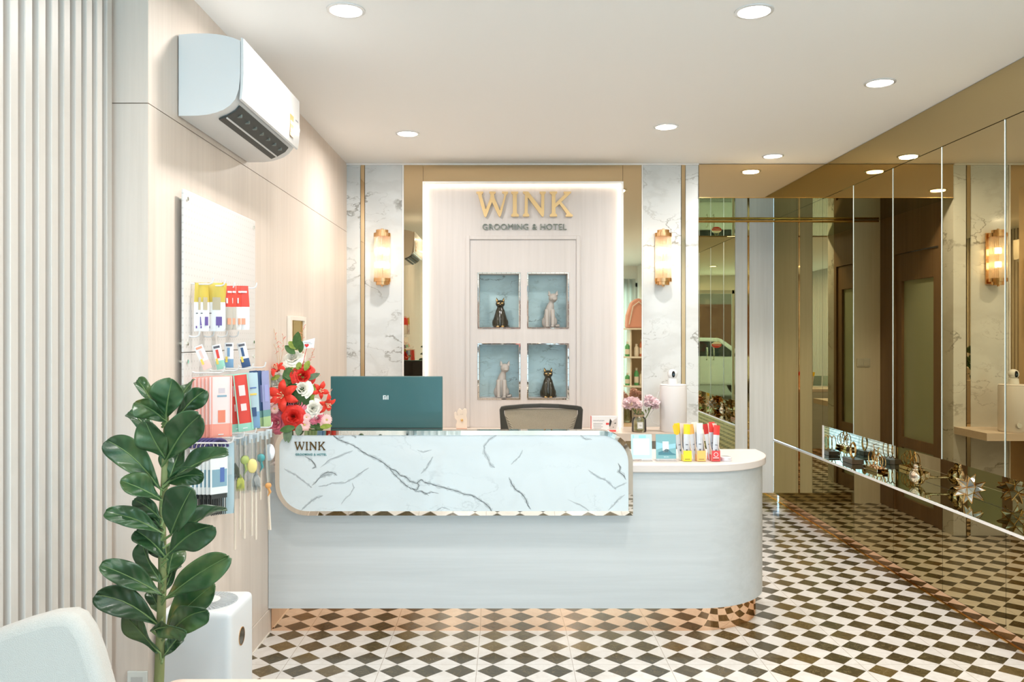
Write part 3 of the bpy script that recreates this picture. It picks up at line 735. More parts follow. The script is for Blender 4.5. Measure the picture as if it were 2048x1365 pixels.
# small lettering on the panel
s3 = thing('counter_lettering', 'small dark bronze serif lettering on the marble counter front', 'sign', (XX(620, PD), PD-.0005, ZZ(902, PD)))
bz = simple('dark_bronze', (.20, .13, .05), .25, metal=.9)
sx_, ox = (651.3-589.3)/(1538-225), 589.3
for ch, pts in LET.items():
    pp = [(XX(ox+(a-225)*sx_, PD)-s3.location.x, ZZ(884+(b-168)*17.2/345, PD)-s3.location.z) for a, b in pts]
    link('letter', MB().prism(pp, -.004, 0, 'y'), bz, s3)
s4 = thing('counter_lettering', 'tiny teal capital lettering under the counter name', 'sign', (XX(620, PD), PD-.0005, ZZ(911.5, PD)))
fit_text('GROOMING & HOTEL', XX(591, PD)-s4.location.x, XX(653.5, PD)-s4.location.x, 0, .0105, -.003, simple('teal_letter', (.12, .30, .30), .4), s4, 'lettering', .003, .02)

# ================================================================== REAR SHELF
rs = thing('rear_shelf', 'long beige shelf along the back wall behind the chair', 'shelf', (0, 5.5, .7))
link('board', MB().box(LX+.002, 1.335, 5.36, 5.60, .715, .765).box(LX+.002, 1.335, 5.60, 5.753, .715, .765).move((0, -5.5, -.7)), M_['shelfwood'], rs)
for xa in (LX+.002, .1, .75): link('bracket', MB().box(xa, xa+.028, 5.4, 5.69, .0, .714).move((0, -5.5, -.7)), M_['shelfwood'], rs)

# ================================================================== MONITOR
md = 4.30
mx0, mx1 = XX(661, md), XX(885, md); mz1 = ZZ(753, md); mz0 = mz1-.345
mo = thing('monitor', 'dark grey computer monitor, teal window reflection painted on, seen from behind on the counter', 'monitor', ((mx0+mx1)/2, md, .797))
hw = (mx1-mx0)/2; za, zb = mz0-.797, mz1-.797
tm = simple('monitor_back', (.042, .125, .13), .30, coat=.3, bump=.1, bscale=400)  # dark grey shell; teal of the window reflection is put into its base colour
link('casing', MB().box(-hw, hw, .0, .022, za, zb, .004), tm, mo)
link('rear_cover', MB().box(-hw+.002, hw-.002, -.006, 0, za+.075, zb-.002, .002), tm, mo)
link('lower_band', MB().box(-hw+.004, hw-.004, -.002, .001, za+.002, za+.07, .001), simple('band_grey', (.10, .09, .08), .4), mo)
link('screen', MB().box(-hw+.005, hw-.005, .0215, .0235, za+.01, zb-.006), simple('screen_black', (.01, .01, .012), .08), mo)
link('stand', MB().box(-.03, .03, -.03, -.004, .006, za+.03, .004), C('dark_plastic2', (.03, .03, .035), .35), mo)
link('base', MB().box(-.11, .11, -.10, .07, .0, .008, .003), C('dark_plastic2', (.03, .03, .035), .35), mo)
# rounded 'mi' mark
lg = MB(); u = .0013
x0, z0 = -.0175, zb-.122
for (a, b, c, d) in ((0, 0, 4, 17), (4, 13, 15, 17), (11, 0, 15, 17), (5.8, 0, 9.2, 10), (18, 0, 22, 17)):
    lg.box(x0+a*u, x0+c*u, -.0075, -.0058, z0+b*u, z0+d*u, .0004, 1)
link('logo', lg, simple('logo_silver', (.8, .84, .84), .3), mo, 'small pale logo mark')

# ================================================================== OFFICE CHAIR
cd = 4.95
ch = thing('office_chair', 'black framed office chair with tan mesh back behind the counter', 'chair', (XX(1083, cd), cd, 0))
fmk = simple('chair_frame', (.045, .043, .035), .4)
def bow(x): return -.05+.10*(x/.26)**2
def cpt(x, z, off=0): return Vector((x, -(.0)+.06-bow(x)*.8+off+(z-.6)*.06, z))
zt = ZZ(811, cd)
o_out = [(-.20, .52), (-.225, .66), (-.245, .80), (-.254, zt-.03), (-.245, zt-.012), (-.22, zt-.008), (-.11, zt-.002), (0, zt), (.11, zt-.002), (.22, zt-.008), (.245, zt-.012), (.254, zt-.03), (.245, .80), (.225, .66), (.20, .52)]
o_in = [(-.15, .56), (-.165, .66), (-.19, .80), (-.225, zt-.055), (-.225, zt-.035), (-.20, zt-.031), (-.11, zt-.027), (0, zt-.025), (.11, zt-.027), (.20, zt-.031), (.225, zt-.035), (.225, zt-.055), (.19, .80), (.165, .66), (.15, .56)]
mb = MB(); n = len(o_out)
rows = []
for (a, b) in zip(o_out, o_in):
    rows.append([mb.bm.verts.new(cpt(a[0], a[1], -.012)), mb.bm.verts.new(cpt(b[0], b[1], -.012)), mb.bm.verts.new(cpt(b[0], b[1], .012)), mb.bm.verts.new(cpt(a[0], a[1], .012))])
for i in range(n):
    A, B = rows[i], rows[(i+1) % n]
    for k in range(4): mb.bm.faces.new((A[k], A[(k+1) % 4], B[(k+1) % 4], B[k]))
link('back_frame', mb, fmk, ch, mods=[('BEVEL', {'width': .004, 'segments': 2})])
m, N, L, b = newmat('tan_mesh'); b.inputs['Base Color'].default_value = (.36, .30, .21, 1); b.inputs['Roughness'].default_value = .7
g = N.new('ShaderNodeNewGeometry'); v = N.new('ShaderNodeTexVoronoi'); v.inputs['Scale'].default_value = 260; L.new(g.outputs['Position'], v.inputs['Vector'])
r_ = N.new('ShaderNodeMapRange'); r_.inputs['From Min'].default_value = .2; r_.inputs['From Max'].default_value = .5; r_.inputs['To Min'].default_value = .75; r_.inputs['To Max'].default_value = 1
L.new(v.outputs['Distance'], r_.inputs['Value']); L.new(r_.outputs['Result'], b.inputs['Alpha'])
def meshf(u, v):
    z = .55+(zt-.03-.55)*v; hw_ = .15+(.222-.15)*min(1, max(0, (z-.56)/(zt-.06-.56))); return cpt((u*2-1)*hw_, z, .004)
link('mesh_back', MB().grid(meshf, 20, 16), m, ch, 'tan see-through mesh', smooth=True)
mb = MB()
for sx in (-1, 1):
    for k in range(5):
        z = zt-.075-.018*k; x = sx*(.215-.008*k)
        mb.tube([cpt(x, z, -.004), cpt(x-sx*.016, z-.012, -.004)], .0028, 6)
link('lacing', mb, C('lacing_tan', (.45, .38, .28), .6), ch)
link('seat', MB().box(-.24, .24, -.50, -.02, .44, .51, .03, 4), simple('seat_black', (.03, .03, .03), .8), ch, smooth=True)
link('back_support', MB().tube([(0, -.20, .43), (0, .06, .44), (0, .10, .55), (0, .085, .66)], .018, 10), fmk, ch, smooth=True)
link('gas_lift', MB().cyl((0, -.26, .10), (0, -.26, .44), .025), M_['dark'], ch)
for k in range(5):
    a = 2*math.pi*k/5+.3; e = Vector((.28*math.cos(a), -.26+.28*math.sin(a), .075))
    lg_ = link('leg', MB().tube([(0, -.26, .11), e], [.022, .014], 10), M_['dark'], ch, smooth=True)
    link('caster', MB().sph((e.x, e.y, .028), .028, (.7, 1, 1), 12, 8), M_['dark'], lg_, smooth=True)
for sx in (-1, 1):
    link('armrest', MB().tube([(sx*.20, -.2, .43), (sx*.28, -.2, .50), (sx*.29, -.2, .64), (sx*.28, -.32, .66), (sx*.28, -.12, .66)], .014, 8), M_['dark'], ch, smooth=True)

# ================================================================== REAR SHELF ITEMS
SZ = .7655
# lucky cat cut-out
d_ = 5.50; s_ = F/d_
lc = thing('wooden_cat', 'small cream wooden waving cat ornament with gold bell', 'ornament', (XX(923, d_), d_, SZ))
zc = lambda zx, zy: (XX(880+zx/5.389, d_)-lc.location.x, ZZ(780+zy/5.389, d_)-SZ)
pts = [(176, 400), (172, 360), (185, 318), (160, 290), (152, 232), (168, 218), (180, 235), (183, 262), (190, 262), (186, 220), (204, 184), (222, 188), (236, 208), (262, 184), (284, 190), (288, 225), (283, 262), (292, 300), (292, 400)]
pp = [zc(*p) for p in pts]; zmin = min(p[1] for p in pp)
pp = [(a, b-zmin+.016) for a, b in pp]
link('body', MB().prism(pp, -.008, .008, 'y'), simple('cream_wood', (.80, .68, .56), .5), lc, mods=[('BEVEL', {'width': .003, 'segments': 2})])
link('base', MB().box(-.034, .036, -.018, .018, 0, .017, .002), C('terracotta', (.62, .33, .22), .6), lc)
link('bell', MB().sph((zc(237, 302)[0], -.012, zc(237, 302)[1]-zmin+.012), .0085, (1, .8, 1)), M_['gold'], lc, smooth=True)
link('eyes', MB().sph((zc(228, 240)[0], -.009, zc(0, 240)[1]-zmin+.012), .0015).sph((zc(246, 240)[0], -.009, zc(0, 240)[1]-zmin+.012), .0015), M_['dark'], lc)
# product card with cat picture
d_ = 5.46
cb = thing('product_box', 'small white box printed with red marks and a cat face', 'box', (XX(1209, d_), d_, SZ))
hw = (XX(1235, d_)-XX(1182, d_))/2; h_ = .104
link('carton', MB().box(-hw, hw, -.012, .012, 0, h_, .001, 1), simple('carton_white', (.82, .80, .79), .4), cb)
red = C('print_red', (.75, .08, .07), .4); blk = C('print_black', (.03, .03, .03), .4)
link('red_side', MB().box(-hw-.003, -hw-.0002, -.011, .011, 0, h_), red, cb)
fit_text('revolution', -hw+.012, -hw+.085, h_-.034, .010, -.0125, C('print_grey', (.12, .12, .14), .4), cb, 'lettering', .0004)
mb = MB()
for k in range(4): mb.box(-hw+.012, -hw+.075-.01*(k % 2), -.0128, -.0122, h_-.052-.010*k, h_-.050-.010*k)
link('fine_print', mb, C('print_grey', (.12, .12, .14), .4), cb)
link('red_tag', MB().box(.008, .028, -.0128, -.0122, h_-.058, h_-.045).box(.016, .075, -.0128, -.0122, 0.0, .012), red, cb)
cf = MB().prism([(.03, .015), (.028, .05), (.036, .086), (.05, .07), (.066, .082), (.080, .09), (.082, .05), (.075, .016)], -.0128, -.0122, 'y')
link('cat_picture', cf, C('print_fur', (.62, .55, .5), .5), cb)
link('cat_markings', MB().prism([(.029, .05), (.035, .088), (.047, .07), (.042, .05), (.034, .03)], -.0132, -.0129, 'y').prism([(.062, .056), (.070, .060), (.077, .057), (.069, .052)], -.0132, -.0129, 'y').prism([(.052, .032), (.062, .032), (.057, .026)], -.0132, -.0129, 'y'), blk, cb)
# vase of pink flowers
d_ = 5.44
va = thing('glass_vase', 'small square-shouldered glass vase with white label on the rear shelf', 'vase', (XX(1278, d_), d_, SZ))
r0 = .047
link('jar', MB().lathe([(0, .0), (r0, .002), (r0+.002, .012), (r0, .085), (.034, .100), (.030, .106), (.036, .122), (.034, .122), (.028, .106), (.030, .099), (r0-.004, .083), (r0-.003, .012), (0, .010)], n=28), glass('vase_glass', (.80, .82, .70), .22, .03), va, smooth=True)
link('label', MB().box(-.019, .019, -r0-.004, -r0-.002, .025, .070), C('label_white', (.82, .80, .76), .5), va)
link('label_border', MB().box(-.017, .017, -r0-.0046, -r0-.0042, .066, .0675).box(-.017, .017, -r0-.0046, -r0-.0042, .0275, .029).box(-.017, -.0158, -r0-.0046, -r0-.0042, .029, .066).box(.0158, .017, -r0-.0046, -r0-.0042, .029, .066).box(-.009, .009, -r0-.0046, -r0-.0042, .050, .0515).box(-.006, .009, -r0-.0046, -r0-.0042, .043, .0445), blk, va)
link('twine', MB().lathe([(.031, .100), (.034, .104), (.034, .112), (.031, .116)], n=20), C('twine_brown', (.42, .30, .18), .8), va, smooth=True)
def ruffle(mb, c, r, n=70, seed=0, flat=.75, face=(0, -1, 0)):
    """ball of ruffled petals"""
    rnd = random.Random(seed); c = Vector(c)
    for i in range(n):
        ph = math.acos(1-2*(i+.5)/n); th = i*2.399963
        dv = Vector((math.sin(ph)*math.cos(th), math.sin(ph)*math.sin(th), math.cos(ph)))
        if dv.z < -.75: continue
        t1 = dv.orthogonal().normalized(); t1.rotate(Matrix.Rotation(rnd.uniform(0, 6.28), 3, dv)); t2 = dv.cross(t1)
        w_ = r*rnd.uniform(.30, .48); h2 = r*rnd.uniform(.9, 1.08)
        ph2 = rnd.uniform(0, 6)
        def f(u, v):
            a = (u-.5)*2; rr = h2*(.45+.55*v); wav = math.sin(a*7+ph2)*.07*r*v
            p = dv*rr+t1*(a*w_*(.35+.65*v))+t2*(wav+r*.10*v*v); p.z *= flat if p.z > 0 else .6
            return c+p
        mb.grid(f, 8, 3)
    return mb
pk = simple('pink_petal', (.94, .72, .72), .6, var=.15, bscale=90)
pk2 = simple('pale_pink_petal', (.95, .74, .76), .6, var=.12, bscale=90)
gs = C('stem_green', (.14, .20, .06), .6)
lv = C('leaf_olive', (.16, .20, .07), .5)
for nm, px, py, rr, mt, sd in (('left', 1264, 809, .066, pk, 1), ('right', 1305, 806, .052, pk2, 2), ('upper', 1297, 796, .030, pk2, 5), ('far right', 1309, 814, .028, pk2, 6)):
    if nm in ('left', 'right'):
        fl = thing('carnation', 'round pink ruffled flower %s of the pair in the glass vase' % nm, 'flower', (XX(px, d_)-(.0 if nm == 'left' else .008), d_-.01, ZZ(py, d_)))
        root = fl
        link('bloom', ruffle(MB(), (0, 0, 0), rr, 80, sd), mt, fl, smooth=True)
        sd_ = 1 if nm == 'right' else -1
        link('stem', MB().tube([(0, 0, -.02), (-sd_*rr*.5, 0, -.08), (XX(1278+sd_*1, d_)-fl.location.x, 0, SZ+.03-fl.location.z)], .003, 6), gs, fl, smooth=True)
        lf = MB()
        for k in range(4):
            a = Vector((-sd_*.012*(k+1), -.004*k, -.045-.012*k)); e = a+Vector((sd_*(.022-.015*k), -.02+.012*k, .028))
            lf.tube([a, (a+e)/2+Vector((0, 0, .005)), e], [.001, .006, .0005], 5)
        link('leaves', lf, lv, fl, smooth=True)
    else:
        link('small_bloom', ruffle(MB(), Vector((XX(px, d_), d_-.01, ZZ(py, d_)))-root.location, rr, 50, sd), mt, root, smooth=True)
# humidifier
d_ = 5.46
hr = (XX(1373, d_)-XX(1320, d_))/2
hz = ZZ(769, d_)-SZ
hu = thing('humidifier', 'tall white cylindrical humidifier with a round knob on the rear shelf', 'humidifier', (XX(1346.5, d_), d_, SZ))
link('body', MB().lathe([(0, .0), (hr-.006, .0), (hr-.002, .006), (hr, .012), (hr, hz-.014), (hr-.002, hz-.008), (hr-.003, hz-.008), (hr-.003, hz-.005), (hr-.001, hz-.004), (hr-.006, hz), (0, hz)], n=56), simple('humidifier_white', (.72, .68, .66), .4), hu, smooth=True)
kz = ZZ(849, d_)-SZ
link('knob', MB().cyl((.014, -hr-.010, kz), (.014, -hr+.008, kz), .0165, n=28), M_['white'], hu, 'round white knob', smooth=True)
link('knob_ring', MB().lathe([(.0165, 0), (.0200, 0), (.0200, .004), (.0165, .004)], (.014, -hr-.0025, kz), 28, 'y'), C('ring_grey', (.5, .48, .46), .4), hu, smooth=True)
link('cord', MB().tube([(-hr*.9, .01, hz-.012), (-hr*1.15, .02, hz-.08), (-hr*1.45, .01, hz-.17), (-hr*1.8, 0, hz-.21), (-hr*1.55, 0, .06), (-hr*1.1, .01, .045), (-hr*.85, .02, .05)], .0022, 6), M_['white'], hu, 'thin white cord', smooth=True)
cmz = SZ+hz
wc = thing('security_camera', 'small white ball-shaped security camera on top of the humidifier', 'camera', (XX(1345, d_), d_, cmz))
link('base', MB().lathe([(0, 0), (.033, 0), (.034, .004), (.030, .038), (.022, .042), (0, .042)], n=32), M_['white'], wc, smooth=True)
link('head', MB().sph((0, 0, .068), .033, (1, 1, 1), 28, 20), M_['white'], wc, smooth=True)
link('face', MB().prism([(a*.40, b) for a, b in [(.026*math.cos(t), .068+.0215*math.sin(t)) for t in [2*math.pi*k/28 for k in range(28)]]], -.036, -.020, 'y'), simple('lens_black', (.02, .02, .02), .1), wc, 'black oval face', mods=[('BEVEL', {'width': .002, 'segments': 2})])
link('lens', MB().cyl((0, -.038, .066), (0, -.03, .066), .007, n=20), simple('lens_blue', (.05, .09, .12), .05), wc, smooth=True)
# ================================================================== COUNTERTOP ITEMS
TZ = .7975
def tilt_stand(px0_, px1_, py0, py1, d, label, kind):
    x0, x1 = XX(px0_, d), XX(px1_, d); w_ = (x1-x0)/2; h = ZZ(py0, d)-TZ
    t = thing('acrylic_stand', label, 'sign stand', ((x0+x1)/2, d, TZ), 0)
    lean = Matrix.Rotation(R(-7), 4, 'X')
    link('stand', MB().box(-w_, w_, 0, .003, .004, h, .001, 1).xf(lean).box(-w_, w_, -.005, .055, 0, .003), M_['glass'], t)
    if kind == 'cyan':
        link('card', MB().box(-w_+.002, w_-.002, -.0015, -.0003, .012, h-.002).xf(lean), simple('card_cyan', (.50, .80, .80), .35), t)
        link('header', MB().box(-w_+.010, -w_+.016, -.0022, -.0016, h-.020, h-.006).box(-.012, w_-.03, -.0022, -.0016, h-.020, h-.006).xf(lean), simple('card_blue', (.30, .62, .78), .35), t)
        link('white_square', MB().box(-w_+.012, w_-.014, -.0026, -.0020, .030, h-.022).xf(lean), C('card_white', (.84, .88, .88), .4), t, 'blank white square')
    else:
        link('card', MB().box(-w_+.001, w_-.001, -.0015, -.0003, .012, h-.001).xf(lean), simple('card_teal', (.20, .40, .42), .35), t)
        link('white_square', MB().box(-.016, .013, -.0026, -.0020, h-.088, h-.036).xf(lean), C('card_white', (.84, .88, .88), .4), t, 'blank white square')
        link('picture', MB().prism([(-w_+.002, .055), (-.02, .064), (.01, .058), (w_-.002, .064), (w_-.002, .085), (.01, .080), (-w_+.002, .092)], -.0021, -.0016, 'y').xf(lean), simple('card_lightblue', (.30, .56, .66), .35), t)
        link('mountain', MB().prism([(-w_+.012, .043), (-.014, .050), (.0, .060), (.012, .056), (.028, .040), (w_-.004, .034), (w_-.004, .030), (-w_+.012, .030)], -.0026, -.0022, 'y').xf(lean), simple('card_darkteal', (.07, .20, .24), .35), t)
        fit_text('WiFi', -.012, .012, .018, .006, -.0026, C('card_white', (.84, .88, .88), .4), t, 'lettering', .0003)
    return t
tilt_stand(1262, 1305, 869, 930, 3.95, 'pale cyan card in a clear acrylic stand beside the marble panel', 'cyan')
tilt_stand(1312, 1353, 869, 930, 3.95, 'teal mountain picture card in a clear acrylic stand', 'teal')
def dispenser(px, col, pale, label, sticks, d=3.97, right=True):
    """open carton of flat treat sachets; low front face, tall sloping side"""
    x0, x1 = XX(px-8.5, d-.03), XX(px+8.5, d-.03); w_ = x1-x0; D = .085; h = .052; H = .175
    t = thing('treat_dispenser', label, 'carton', ((x0+x1)/2, d, TZ), 0, 'open cartons of cat treat sticks')
    cm = simple('carton_'+label.split()[0], col, .4); pm = C('carton_cream', (.80, .66, .54), .5)
    y0 = -.03
    link('front', MB().box(-w_/2, w_/2, y0, y0+.0015, 0, h), cm, t)
    for s in (-1, 1):
        link('side', MB().prism([(y0, 0), (y0+D, 0), (y0+D, H), (y0+D*.85, H), (y0+D*.35, .07), (y0, h)], s*w_/2-.0008, s*w_/2+.0008, 'x'), pm, t, 'cream coloured sloping side')
        link('side_band', MB().prism([(y0+.001, .001), (y0+D, .001), (y0+D, .032), (y0+.001, .032)], s*(w_/2+.0012)-.0003, s*(w_/2+.0012)+.0003, 'x'), cm, t)
    link('back', MB().box(-w_/2, w_/2, y0+D-.0015, y0+D, 0, H), pm, t)
    link('base', MB().box(-w_/2, w_/2, y0, y0+D, 0, .0015), pm, t)
    link('print', MB().box(-w_*.32, w_*.32, y0-.0008, y0-.0002, .010, .0125), C('print_dark', (.10, .07, .03), .4), t)
    if right:
        link('emblem', MB().lathe([(.0085, 0), (.0105, 0), (.0105, .0006), (.0085, .0006)], (0, y0-.0008, .034), 22, 'y').box(-w_*.34, w_*.34, y0-.0008, y0-.0002, .016, .019), C('label_white', (.82, .80, .76), .5), t)
    grp = 'treat sachets standing in the '+label.split()[0]+' carton'
    for k, (dx, dy, rot, lean, c_top, ht) in enumerate(sticks):
        st = thing('treat_sachet', {0: 'tall front sachet with %s top in the %s carton', 1: 'second sachet with %s top in the %s carton', 2: 'rear sachet with %s top in the %s carton'}[k] % (c_top[0], label.split()[0]), 'sachet', (t.location.x+dx, t.location.y+dy, TZ+.003), rot, grp)
        wd = .0155; ml = Matrix.Rotation(lean, 4, 'Y') @ Matrix.Rotation(R(-8), 4, 'X')
        def pil(z0, z1):
            mb = MB()
            for sy in (-1, 1):
                mb.grid(lambda u, v: Vector(((u*2-1)*wd, sy*.0035*math.sin(math.pi*u)*(1 if 0 < u < 1 else 0)-.0, z0+(z1-z0)*v)), 6, 4)
            return mb.xf(ml)
        link('pouch', pil(0.0, ht*.72), C('sachet_silver', (.62, .62, .64), .28, metal=.2), st, smooth=True)
        link('top_band', pil(ht*.72, ht), simple('band_'+c_top[0], c_top[1], .35), st, '%s printed top' % c_top[0], smooth=True)
        link('print', MB().box(-.004, .004, -.0048, -.004, ht*.25, ht*.30).box(-.006, .006, -.0048, -.004, ht*.42, ht*.44).xf(ml), C('print_grey', (.12, .12, .14), .4), st)
    return t
YEL = ('yellow', (.85, .58, .02)); YE2 = ('golden', (.80, .50, .04)); RED = ('red', (.70, .05, .04)); CRM = ('cream', (.84, .80, .66)); ORN = ('orange', (.75, .40, .10)); RD2 = ('dark red', (.50, .03, .03))
dispenser(1375, (.90, .68, .04), None, 'yellow front carton of treat sachets on the counter', [(.002, .0, 0, .04, YEL, .172), (-.018, .012, .5, -.14, YE2, .170), (-.010, .030, .2, -.13, YEL, .176)], right=False)
dispenser(1403, (.92, .50, .14), None, 'orange front carton of treat sachets on the counter', [(.0, .0, 0, .02, CRM, .178), (-.016, .016, .4, -.10, ORN, .172), (-.004, .032, .2, -.04, CRM, .180)], right=False)
dispenser(1432, (.80, .07, .07), None, 'red front carton of treat sachets on the counter', [(.004, .0, .1, .10, RED, .168), (-.012, .014, .5, -.10, RD2, .174), (.0, .032, .2, .03, RED, .180)])
tn = thing('round_tin', 'small round white tin lying beside the red carton', 'tin', (XX(1452, 3.97), 3.97, TZ))
link('tin_body', MB().lathe([(0, 0), (.026, 0), (.027, .002), (.027, .013), (.025, .013), (0, .013)], n=32), simple('tin_silver', (.70, .71, .76), .3, metal=.4), tn, smooth=True)
link('lid', MB().lathe([(0, .0135), (.0275, .0135), (.0275, .019), (.026, .020), (0, .020)], n=32), M_['white_gloss'], tn, smooth=True)
# ================================================================== AIR CONDITIONER (left wall)
ay0, ay1 = 2.803, 3.553
ac = thing('air_conditioner', 'white wall-mounted air conditioner near the ceiling on the left wall', 'air conditioner', (LX, (ay0+ay1)/2, 2.154))
hy = (ay1-ay0)/2
kx = 1/(4.707*585)
def sp_(a, b): return ((a-75)*kx+.004, (850-b)*kx)
prof = [sp_(*p) for p in [(75, 850), (75, 85), (200, 74), (350, 74), (430, 80), (500, 92), (580, 112), (655, 142), (655, 470), (640, 600), (610, 690), (560, 750), (500, 790), (430, 818), (350, 838), (260, 848)]]
def yprism(pts, a, b):   # pts in (x,z), extruded in y
    return MB().prism([(p[0], p[1]) for p in pts], a, b, 'y')
link('body', yprism(prof, -hy, hy), M_['white'], ac, smooth=True, ang=25)
fpn = [sp_(*p) for p in [(662, 112), (686, 122), (688, 450), (682, 600), (668, 690), (648, 700), (656, 600), (661, 450)]]
link('front_panel', yprism(fpn, -hy-.002, hy+.002), M_['white_gloss'], ac, smooth=True, ang=30)
# outlet: dark slot on the curved underside
lo = MB()
sl = [sp_(*p) for p in [(400, 832), (470, 806), (560, 754), (600, 706), (606, 716), (566, 766), (474, 818), (404, 846)]]
link('outlet', yprism([(a+.001, b-.002) for a, b in sl], -hy+.05, hy-.07), simple('outlet_dark', (.05, .055, .05), .5), ac, 'dark air outlet slot')
a0 = sp_(470, 815)
link('louvre', MB().box(a0[0], a0[0]+.004, -hy+.055, hy-.08, a0[1]-.008, a0[1]+.006, .001, 1), M_['white'], ac, 'thin white louvre blade')
for k in range(7):
    yy = -hy+.10+k*.085; c = sp_(540, 775)
    link('vane', MB().box(c[0]-.012, c[0]+.014, yy, yy+.012, c[1]-.006, c[1]+.012, .002, 1), simple('vane_grey', (.16, .18, .16), .5) if k == 0 else bpy.data.materials['vane_grey'], ac)
fx_ = sp_(688, 0)[0]
def lab(y0, y1, z0, z1, mat, nm, off=.0006): link(nm, MB().box(fx_+off-.0004, fx_+off, y0-ac.location.y, y1-ac.location.y, z0-2.154, z1-2.154), mat, ac)
lab(3.40, 3.455, 2.235, 2.325, C('label_amber', (.70, .33, .05), .4), 'energy_label'); lab(3.405, 3.45, 2.285, 2.300, C('label_white', (.82, .80, .76), .5), 'label_band', .0012)
lab(3.405, 3.45, 2.255, 2.268, C('label_white', (.8, .8, .8), .5), 'label_band', .0012)
link('label_top', MB().prism([(3.4275-ac.location.y+.0275*math.cos(R(a)), 2.325-2.154+.030*math.sin(R(a))) for a in range(0, 181, 15)], fx_+.0002, fx_+.0006, 'x'), C('label_pale', (.75, .72, .66), .4), ac)
lab(3.49, 3.53, 2.318, 2.323, C('print_grey', (.12, .12, .14), .4), 'nameplate')
link('bottom_label', MB().box(.10, .15, hy-.065, hy-.02, .018, .020), C('label_white', (.8, .8, .8), .5), ac)

# ================================================================== AIR PURIFIER
pr = thing('air_purifier', 'white square tower air purifier with round top grille behind the plant', 'air purifier', (-.995, 2.717, 0))
link('body', MB().box(-.117, .117, -.117, .117, .006, .522, .022, 4), simple('purifier_white', (.68, .70, .71), .35), pr, smooth=True)
link('base', MB().box(-.10, .10, -.10, .10, 0, .008), M_['dark'], pr)
gr = MB()
for k in range(44):
    a = 2*math.pi*k/44
    gr.tube([(.042*math.cos(a), .042*math.sin(a), .527), (.095*math.cos(a+.18), .095*math.sin(a+.18), .5245)], .0011, 4)
link('top_grille', gr, simple('grille_grey', (.55, .56, .56), .4), pr)
link('top_disc', MB().cyl((0, 0, .522), (0, 0, .5285), .042, n=36), M_['white'], pr, smooth=True)
link('grille_well', MB().cyl((0, 0, .5215), (0, 0, .5228), .098, n=44), simple('well_grey', (.42, .46, .48), .4), pr)
link('sensor', MB().lathe([(0, 0), (.027, 0), (.027, .001), (0, .001)], (.1168, -.010, .41), 32, 'x'), simple('sensor_black', (.03, .03, .02), .1), pr, 'round dark glossy sensor', smooth=False)
link('sensor_ring', MB().lathe([(.027, 0), (.0295, 0), (.0295, .002), (.027, .002)], (.1168, -.010, .41), 32, 'x'), M_['brass'], pr)
# wall outlet plate low on the corner panel
ou = thing('wall_outlet', 'pale rectangular wall outlet plate low on the corner panel', 'outlet', (XX(275, 2.57), 2.574, .315))
link('plate', MB().box(-.031, .031, -.008, 0, -.035, .035, .002), simple('outlet_pale', (.72, .74, .70), .4), ou)
link('socket', MB().box(-.018, .018, -.0095, -.008, -.018, .018, .001), C('socket_grey', (.55, .56, .54), .4), ou)

# ================================================================== FIDDLE LEAF PLANT
PDp = 2.10
pt = thing('fiddle_leaf_plant', 'tall artificial fiddle leaf fig with large dark green leaves in front of the slatted wall', 'plant', (XX(322, PDp), PDp, 0))
lm, N, L, b = newmat('fig_leaf')
g = N.new('ShaderNodeNewGeometry'); oi = N.new('ShaderNodeObjectInfo')
n = N.new('ShaderNodeTexNoise'); n.inputs['Scale'].default_value = 9; n.inputs['Detail'].default_value = 3; L.new(g.outputs['Position'], n.inputs['Vector'])
cr = N.new('ShaderNodeValToRGB'); e = cr.color_ramp.elements
e[0].position = .30; e[0].color = (.016, .050, .018, 1); e[1].position = .68; e[1].color = (.20, .18, .05, 1)
q = e.new(.50); q.color = (.030, .085, .028, 1); q = e.new(.62); q.color = (.07, .12, .035, 1)
ad = N.new('ShaderNodeMath'); ad.operation = 'MULTIPLY_ADD'; ad.inputs[1].default_value = .22; L.new(oi.outputs['Random'], ad.inputs[0])
ms = N.new('ShaderNodeMath'); ms.operation = 'SUBTRACT'; ms.inputs[1].default_value = .11; L.new(n.outputs['Fac'], ms.inputs[0]); L.new(ms.outputs[0], ad.inputs[2])
L.new(ad.outputs[0], cr.inputs['Fac'])
bk = N.new('ShaderNodeMix'); bk.data_type = 'RGBA'; L.new(g.outputs['Backfacing'], bk.inputs['Factor']); L.new(cr.outputs['Color'], bk.inputs['A']); bk.inputs['B'].default_value = (.075, .11, .035, 1)
L.new(bk.outputs['Result'], b.inputs['Base Color']); b.inputs['Roughness'].default_value = .33; b.inputs['Coat Weight'].default_value = .25; b.inputs['Coat Roughness'].default_value = .25
mid = simple('leaf_midrib', (.13, .20, .07), .45)
stemm = simple('fig_stem', (.22, .25, .10), .7, bump=.5, bscale=120)
